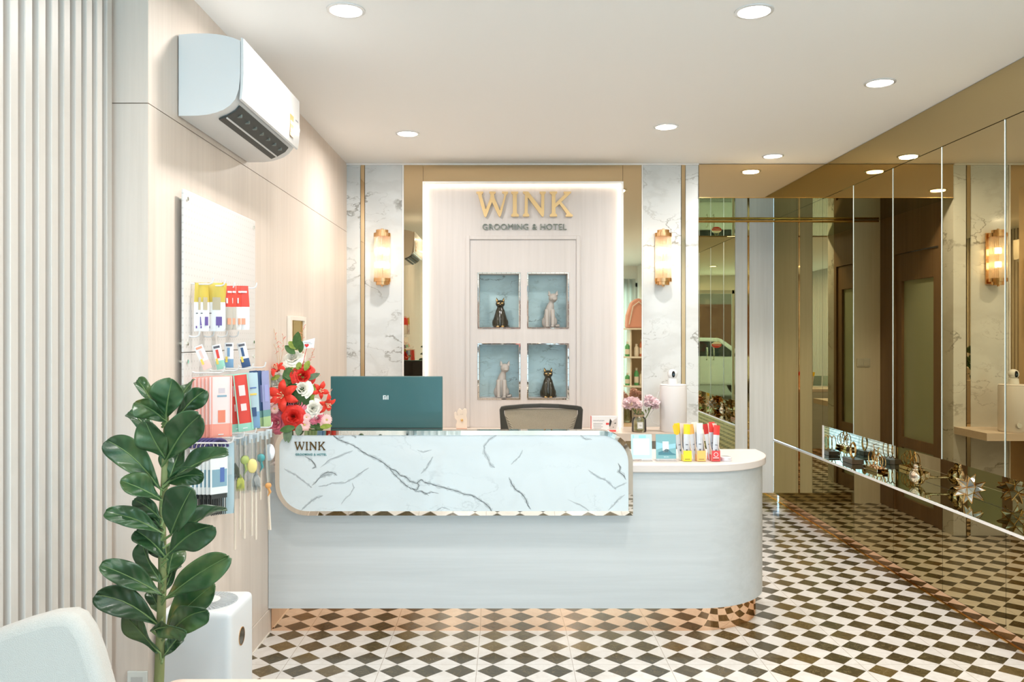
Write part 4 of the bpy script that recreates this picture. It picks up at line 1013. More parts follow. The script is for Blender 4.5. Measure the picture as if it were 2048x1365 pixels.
# base x,y  tip x,y  width  depth at base, depth at tip, roll
LV = [(332,836,345,758,58,0,-.02,0), (306,808,275,760,22,.05,.08,30), (350,815,388,760,25,.05,.09,-30), (352,838,411,780,30,.03,.02,35), (331,842,270,804,38,0,-.04,-15),
 (312,888,258,824,27,.03,.05,40), (333,919,402,830,56,-.03,-.09,20), (333,919,291,842,54,-.02,-.06,-12), (320,978,213,881,52,0,-.02,12), (338,968,366,892,48,.05,.07,-20),
 (340,962,458,906,34,.02,.0,-40), (330,968,408,952,36,.03,.03,10), (322,1000,240,962,34,-.01,-.05,35), (324,1040,268,1000,34,.02,.04,0), (343,1068,385,976,64,-.03,-.08,-10),
 (325,1068,209,1026,34,0,-.03,25), (327,1060,276,1012,44,.03,.06,-10), (345,1084,455,1020,24,.04,.06,-50), (338,1108,426,1052,50,-.01,-.05,25), (333,1118,272,1062,38,.0,.02,30),
 (325,1168,284,1085,40,.03,.06,-20), (325,1191,200,1130,38,-.01,-.06,30), (333,1196,459,1112,50,-.02,-.06,15), (336,1256,430,1168,62,.02,.0,-15), (316,1250,190,1190,50,-.02,-.07,15),
 (318,1306,244,1226,36,.0,.03,-25), (338,1268,416,1222,50,-.03,-.07,10), (304,1262,374,1268,33,-.06,-.09,20), (328,1314,362,1272,28,.04,.06,0), (324,1232,300,1184,26,.05,.07,10), (331,1182,352,1128,36,.06,.09,-10),
 (336,1150,352,1090,40,.07,.08,30), (330,1120,300,1070,40,.07,.10,-15)]
rnd = random.Random(3)
for (bx, by, tx, ty, wd, db, dt, roll) in LV:
    Bp = P(bx, by, PDp+db*.6)-pt.location; Tp = P(tx, ty, PDp+dt)-pt.location
    ax = Tp-Bp; Ln = ax.length; ax.normalize()
    nrm = Vector((0, -1, .18)); nrm = (nrm-ax*nrm.dot(ax)).normalized(); nrm.rotate(Matrix.Rotation(R(roll), 3, ax))
    sd = ax.cross(nrm).normalized(); W = wd/F*PDp/2/max(.6, math.cos(R(roll)))
    FO = rnd.uniform(.3, .75); ph = rnd.uniform(0, 6); droop = rnd.uniform(.02, .09)*Ln
    if abs(ax.z) < .75: bend = Vector((0, 0, 1))
    else: bend = Vector((0, -1, 0))
    def wfun(t):
        if t < .62: return W*1.10*(.06+.94*math.sin(math.pi/2*t/.62)**1.15)
        return W*1.10*max(0, 1-((t-.62)/.385)**2.7)**.5
    def pos(t, s, up=0):
        w = wfun(t)
        c = Bp+ax*(Ln*t)+bend*(droop*math.sin(math.pi*t)*1.2)
        fold = FO*abs(s)*w*(.55+.45*math.sin(t*3))
        rip = .0024*math.sin(t*30-abs(s)*8)*(1-abs(s)**4)*(abs(s)**.5)+.007*math.sin(t*9+ph+s*2)*abs(s)
        tw = .10*w*math.sin(t*2.6+ph)*s
        return c+sd*(s*w)+nrm*(fold+rip+tw+up)
    lf = link('leaf', MB().grid(lambda u, v: pos(.005+.99*u, (v*2-1)), 34, 14), lm, pt, smooth=True, mods=[('SOLIDIFY', {'thickness': .0012, 'offset': 0})])
    st = P(322+ (bx-322)*.15, min(by+14, 1330), PDp)-pt.location
    mr = MB().tube([st, Bp-ax*.004-nrm*.001]+[pos(t, 0, .0012) for t in (.1, .25, .4, .55, .7, .85, .95)], [.0032, .0030, .0026, .0022, .0019, .0016, .0013, .001, .0006], 6)
    vb = mr
    link('midrib', vb, mid, lf, smooth=True)
link('stem', MB().tube([P(318, 1560, PDp+.035)-pt.location, P(318, 1365, PDp+.035)-pt.location, P(322, 1250, PDp+.035)-pt.location, P(325, 1150, PDp+.035)-pt.location, P(324, 1050, PDp+.035)-pt.location, P(329, 960, PDp+.035)-pt.location, P(332, 860, PDp+.035)-pt.location, P(336, 800, PDp+.035)-pt.location], [.0135, .0125, .0115, .0105, .010, .009, .007, .003], 14), stemm, pt, smooth=True)
link('pot', MB().lathe([(0, 0), (.11, 0), (.12, .02), (.135, .26), (.125, .26), (.118, .24), (0, .24)], n=36), simple('pot_white', (.7, .7, .68), .5), pt, smooth=True)

# ================================================================== ARMCHAIR (bottom left) AND LOW TABLE
arm = thing('armchair', 'cream fabric armchair with rounded back at the bottom left corner', 'armchair', (-1.0, 1.42, 0))
fab = simple('cream_fabric', (.47, .445, .40), .95, bump=.6, bscale=500, sheen=.3, var=.08)
AX = Vector((-1.0, 1.42, 0))
bd = 1.50
prf = [(-60, 1300), (0, 1257), (60, 1236), (110, 1222), (148, 1219), (168, 1228), (188, 1258), (205, 1305), (222, 1365), (240, 1440), (262, 1560), (280, 1700)]
top_ = [((XX(a, bd)+1.0), ZZ(c, bd)) for a, c in prf]
pts = top_+[(top_[-1][0], .30), (XX(-60, bd)+1.0, .30)]
link('backrest', MB().prism(pts, -.03, .03, 'y').move((0, bd-1.42, 0)), fab, arm, smooth=True, ang=60, mods=[('BEVEL', {'width': .02, 'segments': 4, 'limit_method': 'ANGLE', 'angle_limit': R(40)})])
link('seat', MB().box(-.22, .36, -.42, .05, .30, .44, .04, 4), fab, arm, smooth=True)
for sx in (-.18, .32):
    for sy in (-.38, .10):
        link('leg', MB().cyl((sx, sy, 0), (sx, sy, .31), .014, .02), C('leg_wood', (.35, .2, .1), .5), arm)
tb = thing('low_table', 'pale peach rounded table top at the bottom edge of the picture', 'table', (-.60, 1.83, 0))
tz = ZZ(1357.5, 1.95)
link('tabletop', MB().prism([(a, b) for a, b in rrect(-.20, XX(638, 1.95)+.60, -.21, .12, .03, .03, .03, .03, 6)], tz-.03, tz).move((0, 0, 0)), simple('peach_top', (.72, .58, .48), .35), tb, smooth=True, ang=30, mods=[('BEVEL', {'width': .005, 'segments': 2, 'limit_method': 'ANGLE'})])
for sx, sy in ((-.16, -.17), (.11, -.17), (-.16, .08), (.11, .08)):
    link('leg', MB().cyl((sx, sy, 0), (sx, sy, tz-.03), .013), C('leg_wood', (.35, .2, .1), .5), tb)

# ================================================================== PEGBOARD AND HANGING GOODS
BX = -1.102
pg = thing('pegboard', 'white perforated display board in two stacked sheets on the left wall', 'pegboard', (LX, 3.18, 1.34))
pm, N, L, b = newmat('pegboard_white')
g = N.new('ShaderNodeNewGeometry'); sx_ = N.new('ShaderNodeSeparateXYZ'); L.new(g.outputs['Position'], sx_.inputs[0])
def MM(op, a, b_=None):
    x = N.new('ShaderNodeMath'); x.operation = op
    for i, q in enumerate((a, b_)):
        if q is None: continue
        if isinstance(q, (int, float)): x.inputs[i].default_value = q
        else: L.new(q, x.inputs[i])
    return x.outputs[0]
fr = lambda a: MM('POWER', MM('SUBTRACT', MM('FRACT', MM('MULTIPLY', a, 40.0)), .5), 2)
dd = MM('LESS_THAN', MM('ADD', fr(sx_.outputs['Y']), fr(sx_.outputs['Z'])), .022)
mx = N.new('ShaderNodeMix'); mx.data_type = 'RGBA'; L.new(dd, mx.inputs['Factor']); mx.inputs['A'].default_value = (.70, .67, .645, 1); mx.inputs['B'].default_value = (.60, .57, .54, 1)
L.new(mx.outputs['Result'], b.inputs['Base Color']); b.inputs['Roughness'].default_value = .35
o_ = Vector(pg.location)
for z0, z1 in ((1.345, 1.903), (.785, 1.343)):
    link('board', MB().box(BX-.008, BX, 2.79, 3.585, z0, z1, .003).move(-o_), pm, pg, smooth=False)
    for yy in (2.82, 3.555):
        for zz in (z0+.03, z1-.03):
            link('bolt', MB().cyl((LX+.001, yy, zz), (BX+.004, yy, zz), .007, n=14).move(-o_), M_['clear'], pg)
def hook(y, z, xt):
    mb = MB().tube([(BX-.004, y, z+.004), (BX+.01, y, z), (xt-.010, y, z), (xt, y, z+.004), (xt+.004, y, z+.016), (xt+.004, y, z+.022)], .0028, 8)
    link('hook', mb.move(-o_), M_['white'], pg, smooth=True)
H1 = [(2.86, 1.582, -1.03), (2.95, 1.582, -1.02), (3.08, 1.580, -1.03), (3.24, 1.590, -.995)]
H3 = [(2.87, 1.272, -.995), (3.04, 1.272, -1.0), (3.21, 1.272, -1.0), (3.37, 1.272, -.998)]
H4 = [(2.80, 1.035, -.94), (2.93, 1.035, -.945), (3.07, 1.035, -.945), (3.28, 1.035, -.945)]
H2 = [(2.84, 1.398, -1.07), (2.98, 1.398, -1.07), (3.12, 1.398, -1.07), (3.25, 1.398, -1.07)]
for y, z, x in H1+H2+H3+H4: hook(y, z, x)
def pack(name, label, cat, group, px, ytop, wpx, hpx, d, rz, bands, lean=0, th=.004, hole=True, shape=None, film=False, prints=()):
    """flat sealed pouch hanging from a hook. bands: list of (v0,v1,material,name) from bottom to top"""
    s = F/d; w_ = wpx/s; h_ = hpx/s
    t = thing(name, label, cat, (XX(px, d), d, ZZ(ytop, d)), rz, group)
    t.rotation_euler = (0, R(lean), rz)
    for (v0, v1, mt, nm) in bands:
        mb = MB()
        for sy in (-1, 1):
            def f(u, v):
                vv = v0+(v1-v0)*v
                k = shape(vv) if shape else 1
                bul = sy*th*(math.sin(math.pi*u)**.6)*(math.sin(math.pi*min(1, max(0, vv)))**.5 if 0 < vv < 1 else 0)
                return Vector(((u-.5)*w_*k, bul, -h_+h_*vv))
            mb.grid(f, 8, 8)
        bmesh.ops.remove_doubles(mb.bm, verts=mb.bm.verts, dist=1e-6)
        link(nm, mb, mt, t, smooth=True)
    for (u0, u1, v0, v1, mt, nm) in prints:
        link(nm, MB().box((u0-.5)*w_, (u1-.5)*w_, -th*1.25, -th*1.05, -h_+h_*v0, -h_+h_*v1), mt, t)
    return t
wht = C('pouch_white', (.80, .80, .80), .35); gld = C('pouch_gold', (.62, .46, .08), .3, metal=.1); rd = C('pouch_red', (.72, .07, .05), .35); gry = C('pouch_grey', (.52, .48, .42), .3)
cor = C('pouch_coral', (.90, .36, .28), .35); pkl = C('pouch_pink', (.88, .58, .52), .35); pal = C('pouch_pale', (.86, .72, .70), .4)
prp = C('print_purple', (.14, .09, .30), .4); mint = C('pouch_mint', (.34, .66, .52), .35); nvy = C('pouch_navy', (.05, .10, .22), .35); blu = C('pouch_blue', (.20, .36, .55), .35)
grn = C('pouch_green', (.40, .55, .28), .4); lbl = C('pouch_lightblue', (.45, .60, .66), .35); fish = C('print_fish', (.80, .25, .16), .4); pgrey = C('print_grey', (.12, .12, .14), .4); sal = C('print_salmon', (.85, .35, .22), .4)
cb2 = C('print_blue', (.10, .18, .45), .4); yel = C('print_yellow', (.85, .62, .12), .4)
neck = lambda v: .80+.20*min(1, (1-v)*2.2)
def gold_p(px, w, d, lb, rz=.5, lean=0):
    return pack('treat_pouch', lb, 'pouch', 'white and gold treat pouches on the top hooks', px, 566, w, 97, d, rz, [(0, .60, wht, 'lower_pouch'), (.60, 1, gld, 'top_band')], lean, .005, shape=neck,
        prints=[(.10, .22, .06, .11, prp, 'emblem'), (.52, .82, .12, .30, prp, 'drop_mark'), (.12, .30, .36, .38, pgrey, 'print_line'), (.35, .75, .44, .70, C('print_tan', (.50, .42, .28), .4), 'picture')])
gold_p(398, 22, 2.86, 'white and gold pouch at the far left of the top hooks', .9); gold_p(408, 22, 2.87, 'white and gold pouch just left of the widest gold pouch', .8)
gold_p(431, 38, 2.95, 'widest white and gold treat pouch with purple drop mark', .35)
gold_p(449, 16, 2.98, 'narrow white and gold pouch turned edge-on beside the red ones', 1.1, 8)
def red_p(px, w, d, lb, low, rz=.5, lean=0, y=572):
    return pack('treat_pouch', lb, 'pouch', 'red topped treat pouches on the top hooks', px, y, w, 88, d, rz, [(0, .52, low, 'lower_pouch'), (.52, 1, rd, 'top_band')], lean, .005, shape=neck,
        prints=[(.3, .7, .12, .26, sal, 'picture'), (.15, .35, .60, .72, wht, 'print_block'), (.3, .8, .84, .88, wht, 'print_line')])
red_p(457, 18, 3.06, 'red topped pouch with grey lower half, left of the pair', gry, .8); red_p(466, 15, 3.08, 'red topped pouch with grey lower half, right of the pair', gry, .9)
red_p(485, 27, 3.22, 'widest red topped white pouch at the right end of the top hooks', wht, .4); red_p(477, 14, 3.20, 'slim red and white pouch behind the widest red one', wht, 1.0)
for px, y, c1, lb, ln in ((396, 692, pkl, 'small pale pink stick pack, first on the second row', -22), (432, 690, mint, 'small green and red stick pack, second on the second row', -12), (458, 686, blu, 'small blue and white stick pack, third on the second row', 0), (482, 686, nvy, 'small navy and white stick pack, last on the second row', -12)):
    d_ = {396: 2.84, 432: 2.98, 458: 3.12, 482: 3.25}[px]
    pack('stick_pack', lb, 'snack pack', 'small stick packs on the second row', px, y, 17, 50, d_, .3, [(0, .35, c1, 'lower_band'), (.35, 1, wht, 'card')], ln, .002,
        prints=[(.15, .85, .86, .95, pgrey if px > 430 else sal, 'header'), (.3, .6, .45, .8, rd if px == 432 else c1, 'picture'), (.1, .35, .22, .45, yel, 'badge')])
# coral pink pouches on the third row
for k in range(6):
    px = 442-7.6*k; front = k == 0
    pack('fish_snack_pouch', 'frontmost pink pouch with fish picture, on the third row' if front else 'coral pink pouch hanging behind the frontmost pink one on the same hook', 'pouch', 'coral pink pouches stacked on one hook', px, 752+.6*k, 44, 123, 2.87+.004*k, .62+.02*k,
        [(0, .22, cor, 'lower_band'), (.22, .985, pkl if not front else pal, 'pouch_face'), (.985, 1, cor, 'top_edge')], 0, .0035,
        prints=[(.06, .10, .02, .98, cor, 'edge_stripe'), (.90, .94, .02, .98, cor, 'edge_stripe'), (.35, .68, .24, .44, fish, 'fish_picture'), (.32, .74, .655, .685, C('print_steel', (.25, .40, .50), .4), 'print_bar'), (.38, .66, .72, .80, C('print_soft', (.62, .56, .60), .4), 'print_block'), (.36, .60, .04, .055, wht, 'print_line')])
for k, (px, ln) in enumerate(((480, -6), (469, -4), (459, -2))):
    pack('snack_pouch', ['red pouch with mint border leaning right on the third row', 'red and mint pouch half hidden behind the leaning one', 'mint edged pouch rearmost behind the red ones'][k], 'pouch', 'red and mint pouches on the third row', px, 748+k, 30, 116, 3.04, .45+.2*k,
        [(0, .14, mint, 'lower_band'), (.14, .98, rd if k < 2 else mint, 'pouch_face'), (.98, 1, mint, 'top_edge')], ln, .0035,
        prints=[(.02, .10, .02, .98, mint, 'edge_stripe'), (.90, .98, .02, .98, mint, 'edge_stripe'), (.3, .7, .62, .80, pal, 'print_block'), (.32, .68, .36, .48, pal, 'fish_picture'), (.3, .6, .05, .065, wht, 'print_line')])
for k in range(2):
    pack('blue_pouch', ['light blue pouch with dark picture left of the navy ones', 'light blue pouch behind the other light blue one'][k], 'pouch', 'light blue pouches on the third row', 504-8*k, 746, 22, 112, 3.21, .6, [(0, .30, blu, 'lower_band'), (.30, 1, lbl, 'pouch_face')], -3, .0035,
        prints=[(.2, .7, .22, .38, nvy, 'picture'), (.2, .8, .60, .63, yel, 'print_bar'), (.2, .8, .72, .74, cb2, 'print_line')])
for k in range(4):
    pack('navy_pouch', 'frontmost blue and pale green pouch at the right end of the third row' if k == 0 else 'navy and green pouch behind the frontmost one at the right end of the third row', 'pouch', 'navy and green pouches on the third row', 530-8*k, 742, 17, 112+2*k, 3.37, .85, [(0, .18, grn, 'lower_band'), (.18, .30, C('pouch_teal', (.16, .32, .30), .35), 'middle_band'), (.30, 1, nvy if k else C('pouch_lilac', (.30, .32, .52), .35), 'pouch_face')], -3, .0035,
        prints=[(.25, .75, .45, .75, C('print_lilac', (.35, .36, .62), .4), 'picture')])
# combs on cards
def comb(px, k):
    d = 2.82+.002*k; s = F/d
    t = thing('pet_comb', 'frontmost navy handled comb on a picture card, fourth row' if k == 0 else 'navy handled comb on a card hanging behind the front one', 'comb', (XX(px, d), d, ZZ(878, d)), .75, 'navy handled combs on the fourth row')
    W = 36/s/2
    h = MB().tube([(W*math.cos(R(a)), 0, -.03+.028*math.sin(R(a))) for a in range(0, 181, 15)], .005, 8)
    link('handle', h, C('comb_navy', (.05, .04, .14), .3), t, smooth=True)
    link('card', MB().box(-W, W, -.001, .001, -.19, -.035, .001, 1), C('card_white', (.84, .88, .88), .4), t)
    link('picture', MB().box(-W*.8, W*.9, -.0016, -.0011, -.165, -.105), C('card_picture', (.25, .42, .52), .4), t)
    link('picture_detail', MB().box(W*.1, W*.6, -.0021, -.0017, -.150, -.100), cb2, t)
    tb_ = MB().box(-W*.9, W*.9, -.002, .002, -.205, -.19)
    for j in range(9): tb_.box(-W*.9+W*.2*j, -W*.9+W*.2*j+W*.09, -.001, .001, -.262, -.205)
    link('teeth', tb_, C('comb_teeth', (.08, .09, .09), .3, metal=.6), t)
for k in range(6): comb(438-8*k, k)
for k, (px, lb) in enumerate(((457, 'tall light blue plastic pack beside the combs'), (449, 'grey blue plastic pack behind the tall light blue one'))):
    pack('grooming_pack', lb, 'pack', 'tall plastic grooming packs on the fourth row', px, 886, 22, 142, 2.93+.01*k, .5, [(0, 1, lbl if k == 0 else C('pack_greyblue', (.30, .38, .42), .35), 'sleeve')], 0, .003, prints=[(.1, .2, .05, .95, C('card_white', (.84, .88, .88), .4), 'edge_strip'), (.3, .8, .55, .8, C('pack_pale', (.55, .66, .70), .4), 'label')])
# cat teaser wands in clear film
def wand(px, yt, yb, d, lb, toy, tmat, ty, tr, ln=0):
    s = F/d; t = thing('cat_teaser', lb, 'cat toy', (XX(px, d), d, ZZ(yt, d)), .5, 'cat teaser wands on the fourth row')
    t.rotation_euler = (0, R(ln), .5)
    h = (yb-yt)/s; tz_ = -(ty-yt)/s; r = tr/s
    link('stick', MB().tube([(0, 0, -.02), (0, 0, -h)], .0042, 8), C('wand_cream', (.78, .68, .56), .5), t, smooth=True)
    mb = MB()
    if toy == 'oval': mb.sph((0, -.005, tz_), r, (.75, .4, 1.15))
    elif toy == 'feather':
        for k in range(6):
            a = -.5+k*.2; mb.tube([(0, -.004, tz_+r), (math.sin(a)*r*.7, -.006, tz_), (math.sin(a)*r*1.3, -.004, tz_-r*1.6)], [.001, .006, .0008], 6)
    else:
        mb.sph((0, -.005, tz_), r*.7, (1, .6, 1)); mb.tube([(0, -.005, tz_-r*.5), (.006, -.005, tz_-r*1.5), (-.004, -.004, tz_-r*2.4)], [.005, .006, .001], 8)
    link('toy', mb, tmat, t, smooth=True)
    w_ = 20/s/2
    fm_ = MB()
    for sy in (-1, 1): fm_.grid(lambda u, v: Vector(((u-.5)*2*w_, sy*.009*math.sin(math.pi*u)+.0015*math.sin(v*40+u*8), -.002-.55*h*v)), 8, 16)
    link('film_bag', fm_, M_['film'], t, 'clear plastic bag', smooth=True)
    link('header_card', MB().box(-w_*.6, w_*.6, -.001, .001, -.035, -.002), C('card_white', (.84, .88, .88), .4), t)
wand(470, 872, 1100, 3.05, 'cat teaser with dark feather, leftmost of the wands', 'feather', C('toy_dark', (.10, .11, .08), .6), 940, 14)
wand(480, 868, 1060, 3.06, 'cat teaser with lime feather tail', 'feather', C('toy_lime', (.50, .52, .12), .6), 962, 13)
wand(489, 872, 1078, 3.07, 'cat teaser with green ball toy', 'ball', C('toy_green', (.42, .50, .16), .6), 920, 13)
wand(504, 868, 1072, 3.08, 'cat teaser with pale yellow oval toy', 'oval', C('toy_yellow', (.86, .72, .28), .6), 932, 13)
wand(512, 866, 1080, 3.09, 'cat teaser with grey feather behind the yellow toy', 'feather', C('toy_grey', (.40, .40, .38), .6), 958, 14)
wand(521, 862, 1000, 3.26, 'cat teaser with teal ball toy', 'ball', C('toy_teal', (.08, .36, .38), .4), 916, 12)
wand(530, 862, 1062, 3.28, 'cat teaser with orange bead, its stick slanting to the right', 'ball', C('toy_orange', (.75, .36, .12), .5), 972, 9, -3)
wand(538, 858, 1060, 3.30, 'cat teaser with white oval toy nearest the counter', 'oval', C('toy_white', (.82, .84, .86), .5), 905, 15)
# small framed mirror further along the wall
fmr = thing('wall_mirror', 'small cream framed rectangular mirror on the left wall behind the flowers', 'mirror', (LX+.0005, 4.36, 1.38))
y0, y1, z0, z1 = -.165, .165, -.12, .125
link('frame', MB().box(0, .018, y0, y0+.035, z0, z1, .002).box(0, .018, y1-.035, y1, z0, z1, .002).box(0, .018, y0+.035, y1-.035, z1-.022, z1, .002).box(0, .018, y0+.035, y1-.035, z0, z0+.022, .002), C('frame_cream', (.84, .76, .66), .4), fmr)
link('glass', MB().box(.0, .006, y0+.035, y1-.035, z0+.022, z1-.022), M_['bronze'], fmr)

# ================================================================== FLOWER ARRANGEMENT
FD = 3.93
fa = thing('flower_arrangement', 'tall bouquet of red, white and pink roses and lilies on the counter', 'flower arrangement', (XX(597, FD), FD, LEDGE))
FL = Vector(fa.location)
m_white = simple('rose_white', (.88, .85, .74), .6, var=.1, bscale=120); m_red = simple('rose_red', (.74, .03, .02), .5, var=.2, bscale=120); m_redl = simple('lily_red', (.80, .045, .025), .5, var=.25, bscale=60)
m_pink = simple('rose_pink', (.86, .22, .30), .55, var=.2, bscale=120); m_pale = simple('daisy_pink', (.88, .55, .52), .6, var=.15, bscale=150); m_lf = simple('bouquet_leaf', (.07, .16, .04), .5, var=.4, bscale=60); m_lf2 = simple('bouquet_leaf_lime', (.30, .38, .06), .55, var=.4, bscale=60)
m_eu = simple('eucalyptus', (.16, .24, .14), .6, var=.3, bscale=60)
def rose(c, r, mat, face, seed, nm='rose', layers=5):
    rnd = random.Random(seed); fz = Vector(face).normalized(); q = Vector((0, 0, 1)).rotation_difference(fz).to_matrix()
    mb = MB(); idx = 0
    for l in range(layers):
        np_ = [3, 4, 5, 5, 6][l]; R0 = r*(.14+.86*l/(layers-1)); ht = r*(.95-.12*l)
        for k in range(np_):
            a0 = 2*math.pi*k/np_+l*.7+rnd.uniform(-.15, .15); span = 2*math.pi/np_*.72; open_ = .15+.95*(l/(layers-1))**1.3; ph = rnd.uniform(0, 6)
            def f(u, v):
                a = a0+(u-.5)*2*span; edge = 1-(abs(u-.5)*2)**3*.28
                rad = R0*(.30+.70*v**.7)*(1 if l else .9)+open_*r*.28*v*v
                zz = (ht*v*edge-r*.35-(open_*r*.40*v**3))
                rad += r*.05*math.sin(a*5+ph)*v
                return c+q@Vector((rad*math.cos(a), rad*math.sin(a), zz))
            mb.grid(f, 7, 5)
    return link(nm, mb, mat, fa, smooth=True, ang=180)
def lily(c, r, mat, face, seed, n=6, nm='lily'):
    rnd = random.Random(seed); fz = Vector(face).normalized(); q = Vector((0, 0, 1)).rotation_difference(fz).to_matrix(); mb = MB()
    for k in range(n):
        a = 2*math.pi*k/n+rnd.uniform(-.12, .12)+seed; dr = Vector((math.cos(a), math.sin(a), 0)); sd = Vector((-math.sin(a), math.cos(a), 0)); ln = r*rnd.uniform(.85, 1.1)
        def f(u, v):
            w = ln*.26*math.sin(math.pi*min(1, v*.92+.06))**.8; s = (u-.5)*2
            return c+q@(dr*(ln*v)+sd*(s*w)+Vector((0, 0, ln*(.45*math.sin(v*2.6)-.10*s*s)+(.02*ln*math.sin(v*14+k)*s))))
        mb.grid(f, 6, 10)
    o = link(nm, mb, mat, fa, smooth=True, ang=180)
    st = MB()
    for k in range(5):
        a = 2*math.pi*k/5; e = Vector((math.cos(a)*r*.18, math.sin(a)*r*.18, r*.62)); st.tube([c, c+q@(e*.6), c+q@e], .0012, 5).sph(c+q@e, .0035, (1, 1, .6), 8, 6)
    link('stamens', st, C('stamen_cream', (.78, .66, .42), .6), o, smooth=True)
def daisy(c, r, mat, face, seed, n=20):
    fz = Vector(face).normalized(); q = Vector((0, 0, 1)).rotation_difference(fz).to_matrix(); mb = MB()
    for lay in range(2):
        for k in range(n):
            a = 2*math.pi*(k+.5*lay)/n; dr = Vector((math.cos(a), math.sin(a), 0)); sd = Vector((-math.sin(a), math.cos(a), 0))
            mb.grid(lambda u, v: c+q@(dr*(r*(1-.2*lay)*(.15+.85*v))+sd*((u-.5)*r*.26*math.sin(math.pi*(v*.8+.15)))+Vector((0, 0, r*.15*math.sin(v*2.5)+.002*lay))), 2, 4)
    o = link('daisy', mb, mat, fa, smooth=True, ang=180)
    link('centre', MB().sph(c+q@Vector((0, 0, r*.12)), r*.2, (1, 1, .6), 12, 8), C('daisy_centre', (.55, .45, .10), .7), o, smooth=True)
def lfl(p0, p1, w, mat, nm='foliage', fold=.2, face=Vector((0, -1, .2))):
    ax = (p1-p0); ln = ax.length; ax.normalize(); nr = (face-ax*face.dot(ax)).normalized(); sd = ax.cross(nr)
    return link(nm, MB().grid(lambda u, v: p0+ax*ln*v+sd*((u-.5)*2*w*math.sin(math.pi*min(1, v*.95+.03))**.7)+nr*(abs(u-.5)*fold*w+.04*ln*math.sin(v*3)), 6, 10), mat, fa, smooth=True)
def Q(x, y, dd=0): return P(x, y, FD+dd)-FL
px2 = FD/F
for (x, y, r, m_, fx, fz, dd, sd) in [(586, 715, 17, m_white, -.1, .8, 0, 1), (555, 765, 17, m_white, -.4, .5, -.01, 2), (604, 777, 16.5, m_white, .1, .3, -.05, 3), (626, 817, 17, m_white, .4, .2, -.04, 4),
        (606, 752, 19, m_red, .3, .3, -.03, 5), (586, 834, 18, m_red, .05, .05, -.09, 6), (593, 808, 16, m_pink, .1, .3, -.06, 7), (552, 846, 18, m_pink, -.3, .05, -.05, 8), (635, 838, 12, m_pink, .5, -.1, -.03, 9)]:
    rose(Q(x, y, dd), r*px2, m_, (fx, -1, fz), sd)
lily(Q(568, 793, -.05), 34*px2, m_redl, (-.1, -1, .15), 11); lily(Q(556, 742, 0), 24*px2, m_redl, (-.4, -.6, .9), 12, 5); lily(Q(638, 782, 0), 20*px2, m_redl, (.6, -.8, .1), 13, 5); lily(Q(650, 806, -.02), 22*px2, m_redl, (.9, -.6, -.5), 14, 5)
rose(Q(616, 737, .0), 12*px2, m_redl, (.4, -.6, .7), 17, 'carnation')
for (x, y, r, fx, fz, sd) in [(609, 850, 13, .2, -.1, 1), (542, 803, 11, -.4, .2, 2), (550, 818, 11, -.3, .1, 3), (653, 840, 12, .6, 0, 4), (648, 848, 9, .4, -.2, 5), (613, 835, 9, .3, .2, 6)]:
    daisy(Q(x, y, -.07), r*px2, m_pale, (fx, -1, fz), sd)
for (a, b_, c, d_, w, mt) in [(592, 700, 597, 664, 9, m_lf), (593, 697, 577, 684, 7, m_lf2), (590, 708, 570, 692, 7, m_lf), (600, 706, 604, 683, 6, m_lf), (585, 745, 568, 752, 13, m_lf), (580, 735, 575, 770, 12, m_lf), (597, 760, 588, 742, 9, m_lf),
        (570, 800, 560, 830, 12, m_lf), (575, 815, 562, 800, 12, m_lf), (612, 760, 640, 748, 6, m_eu), (625, 790, 612, 815, 10, m_lf2), (612, 800, 600, 822, 10, m_lf), (575, 852, 571, 884, 6, m_eu), (580, 854, 577, 886, 6, m_eu),
        (590, 855, 560, 862, 7, m_lf), (600, 850, 596, 872, 7, m_eu), (620, 845, 650, 862, 7, m_lf), (640, 855, 664, 852, 5, m_lf2), (612, 842, 632, 856, 8, m_lf), (560, 752, 542, 760, 5, m_lf2), (618, 722, 610, 742, 6, m_lf2), (548, 775, 537, 790, 5, m_lf2), (628, 770, 622, 800, 7, m_lf2), (600, 725, 596, 740, 6, m_lf2)]:
    dd = -.02 if b_ < 850 else -.135
    lfl(Q(a, b_, dd), Q(c, d_, dd-.01), w*px2, mt)
rnd = random.Random(9)
for (x0, y0, x1, y1) in [(560, 745, 547, 655), (560, 730, 566, 672), (556, 735, 543, 676), (605, 745, 628, 700), (600, 720, 606, 655), (622, 760, 640, 752), (640, 790, 660, 786), (612, 745, 600, 712)]:
    mb = MB(); a, b_ = Q(x0, y0, .03), Q(x1, y1, .03); m1 = (a+b_)/2+Vector((.01, 0, .006)); mb.tube([a, m1, b_], .0012, 5)
    tw = link('twig', mb, C('twig_tan', (.62, .42, .26), .7), fa, smooth=True)
    bd_ = MB()
    for k in range(7):
        t_ = .45+.09*k; p = a.lerp(b_, min(t_, 1)); e = p+Vector((rnd.uniform(-.022, .022), rnd.uniform(-.01, .01), rnd.uniform(.004, .02))); bd_.tube([p, e], [.0007, .0018], 5)
    link('buds', bd_, C('bud_coral', (.78, .30, .24), .6), tw)
sp_l = MB()
for k in range(170):
    a = rnd.uniform(0, 6.28); y = rnd.uniform(735, 858); hw_ = 14+30*(y-735)/123; x = 597+rnd.uniform(-1, 1)*hw_; p = Q(x, y, rnd.uniform(-.04, .05)); e = p+Vector((rnd.uniform(-.02, .02), -.012, rnd.uniform(-.008, .024)))
    sp_l.tube([p, (p+e)/2, e], [.0008, .0045, .0005], 5)
o_s = link('filler_foliage', sp_l, m_lf2, fa, smooth=True); o_s['kind'] = 'stuff'
link('pot', MB().lathe([(0, 0), (.055, 0), (.068, .07), (.060, .07), (0, .06)], n=28), C('pot_kraft', (.55, .40, .26), .8), fa, smooth=True)
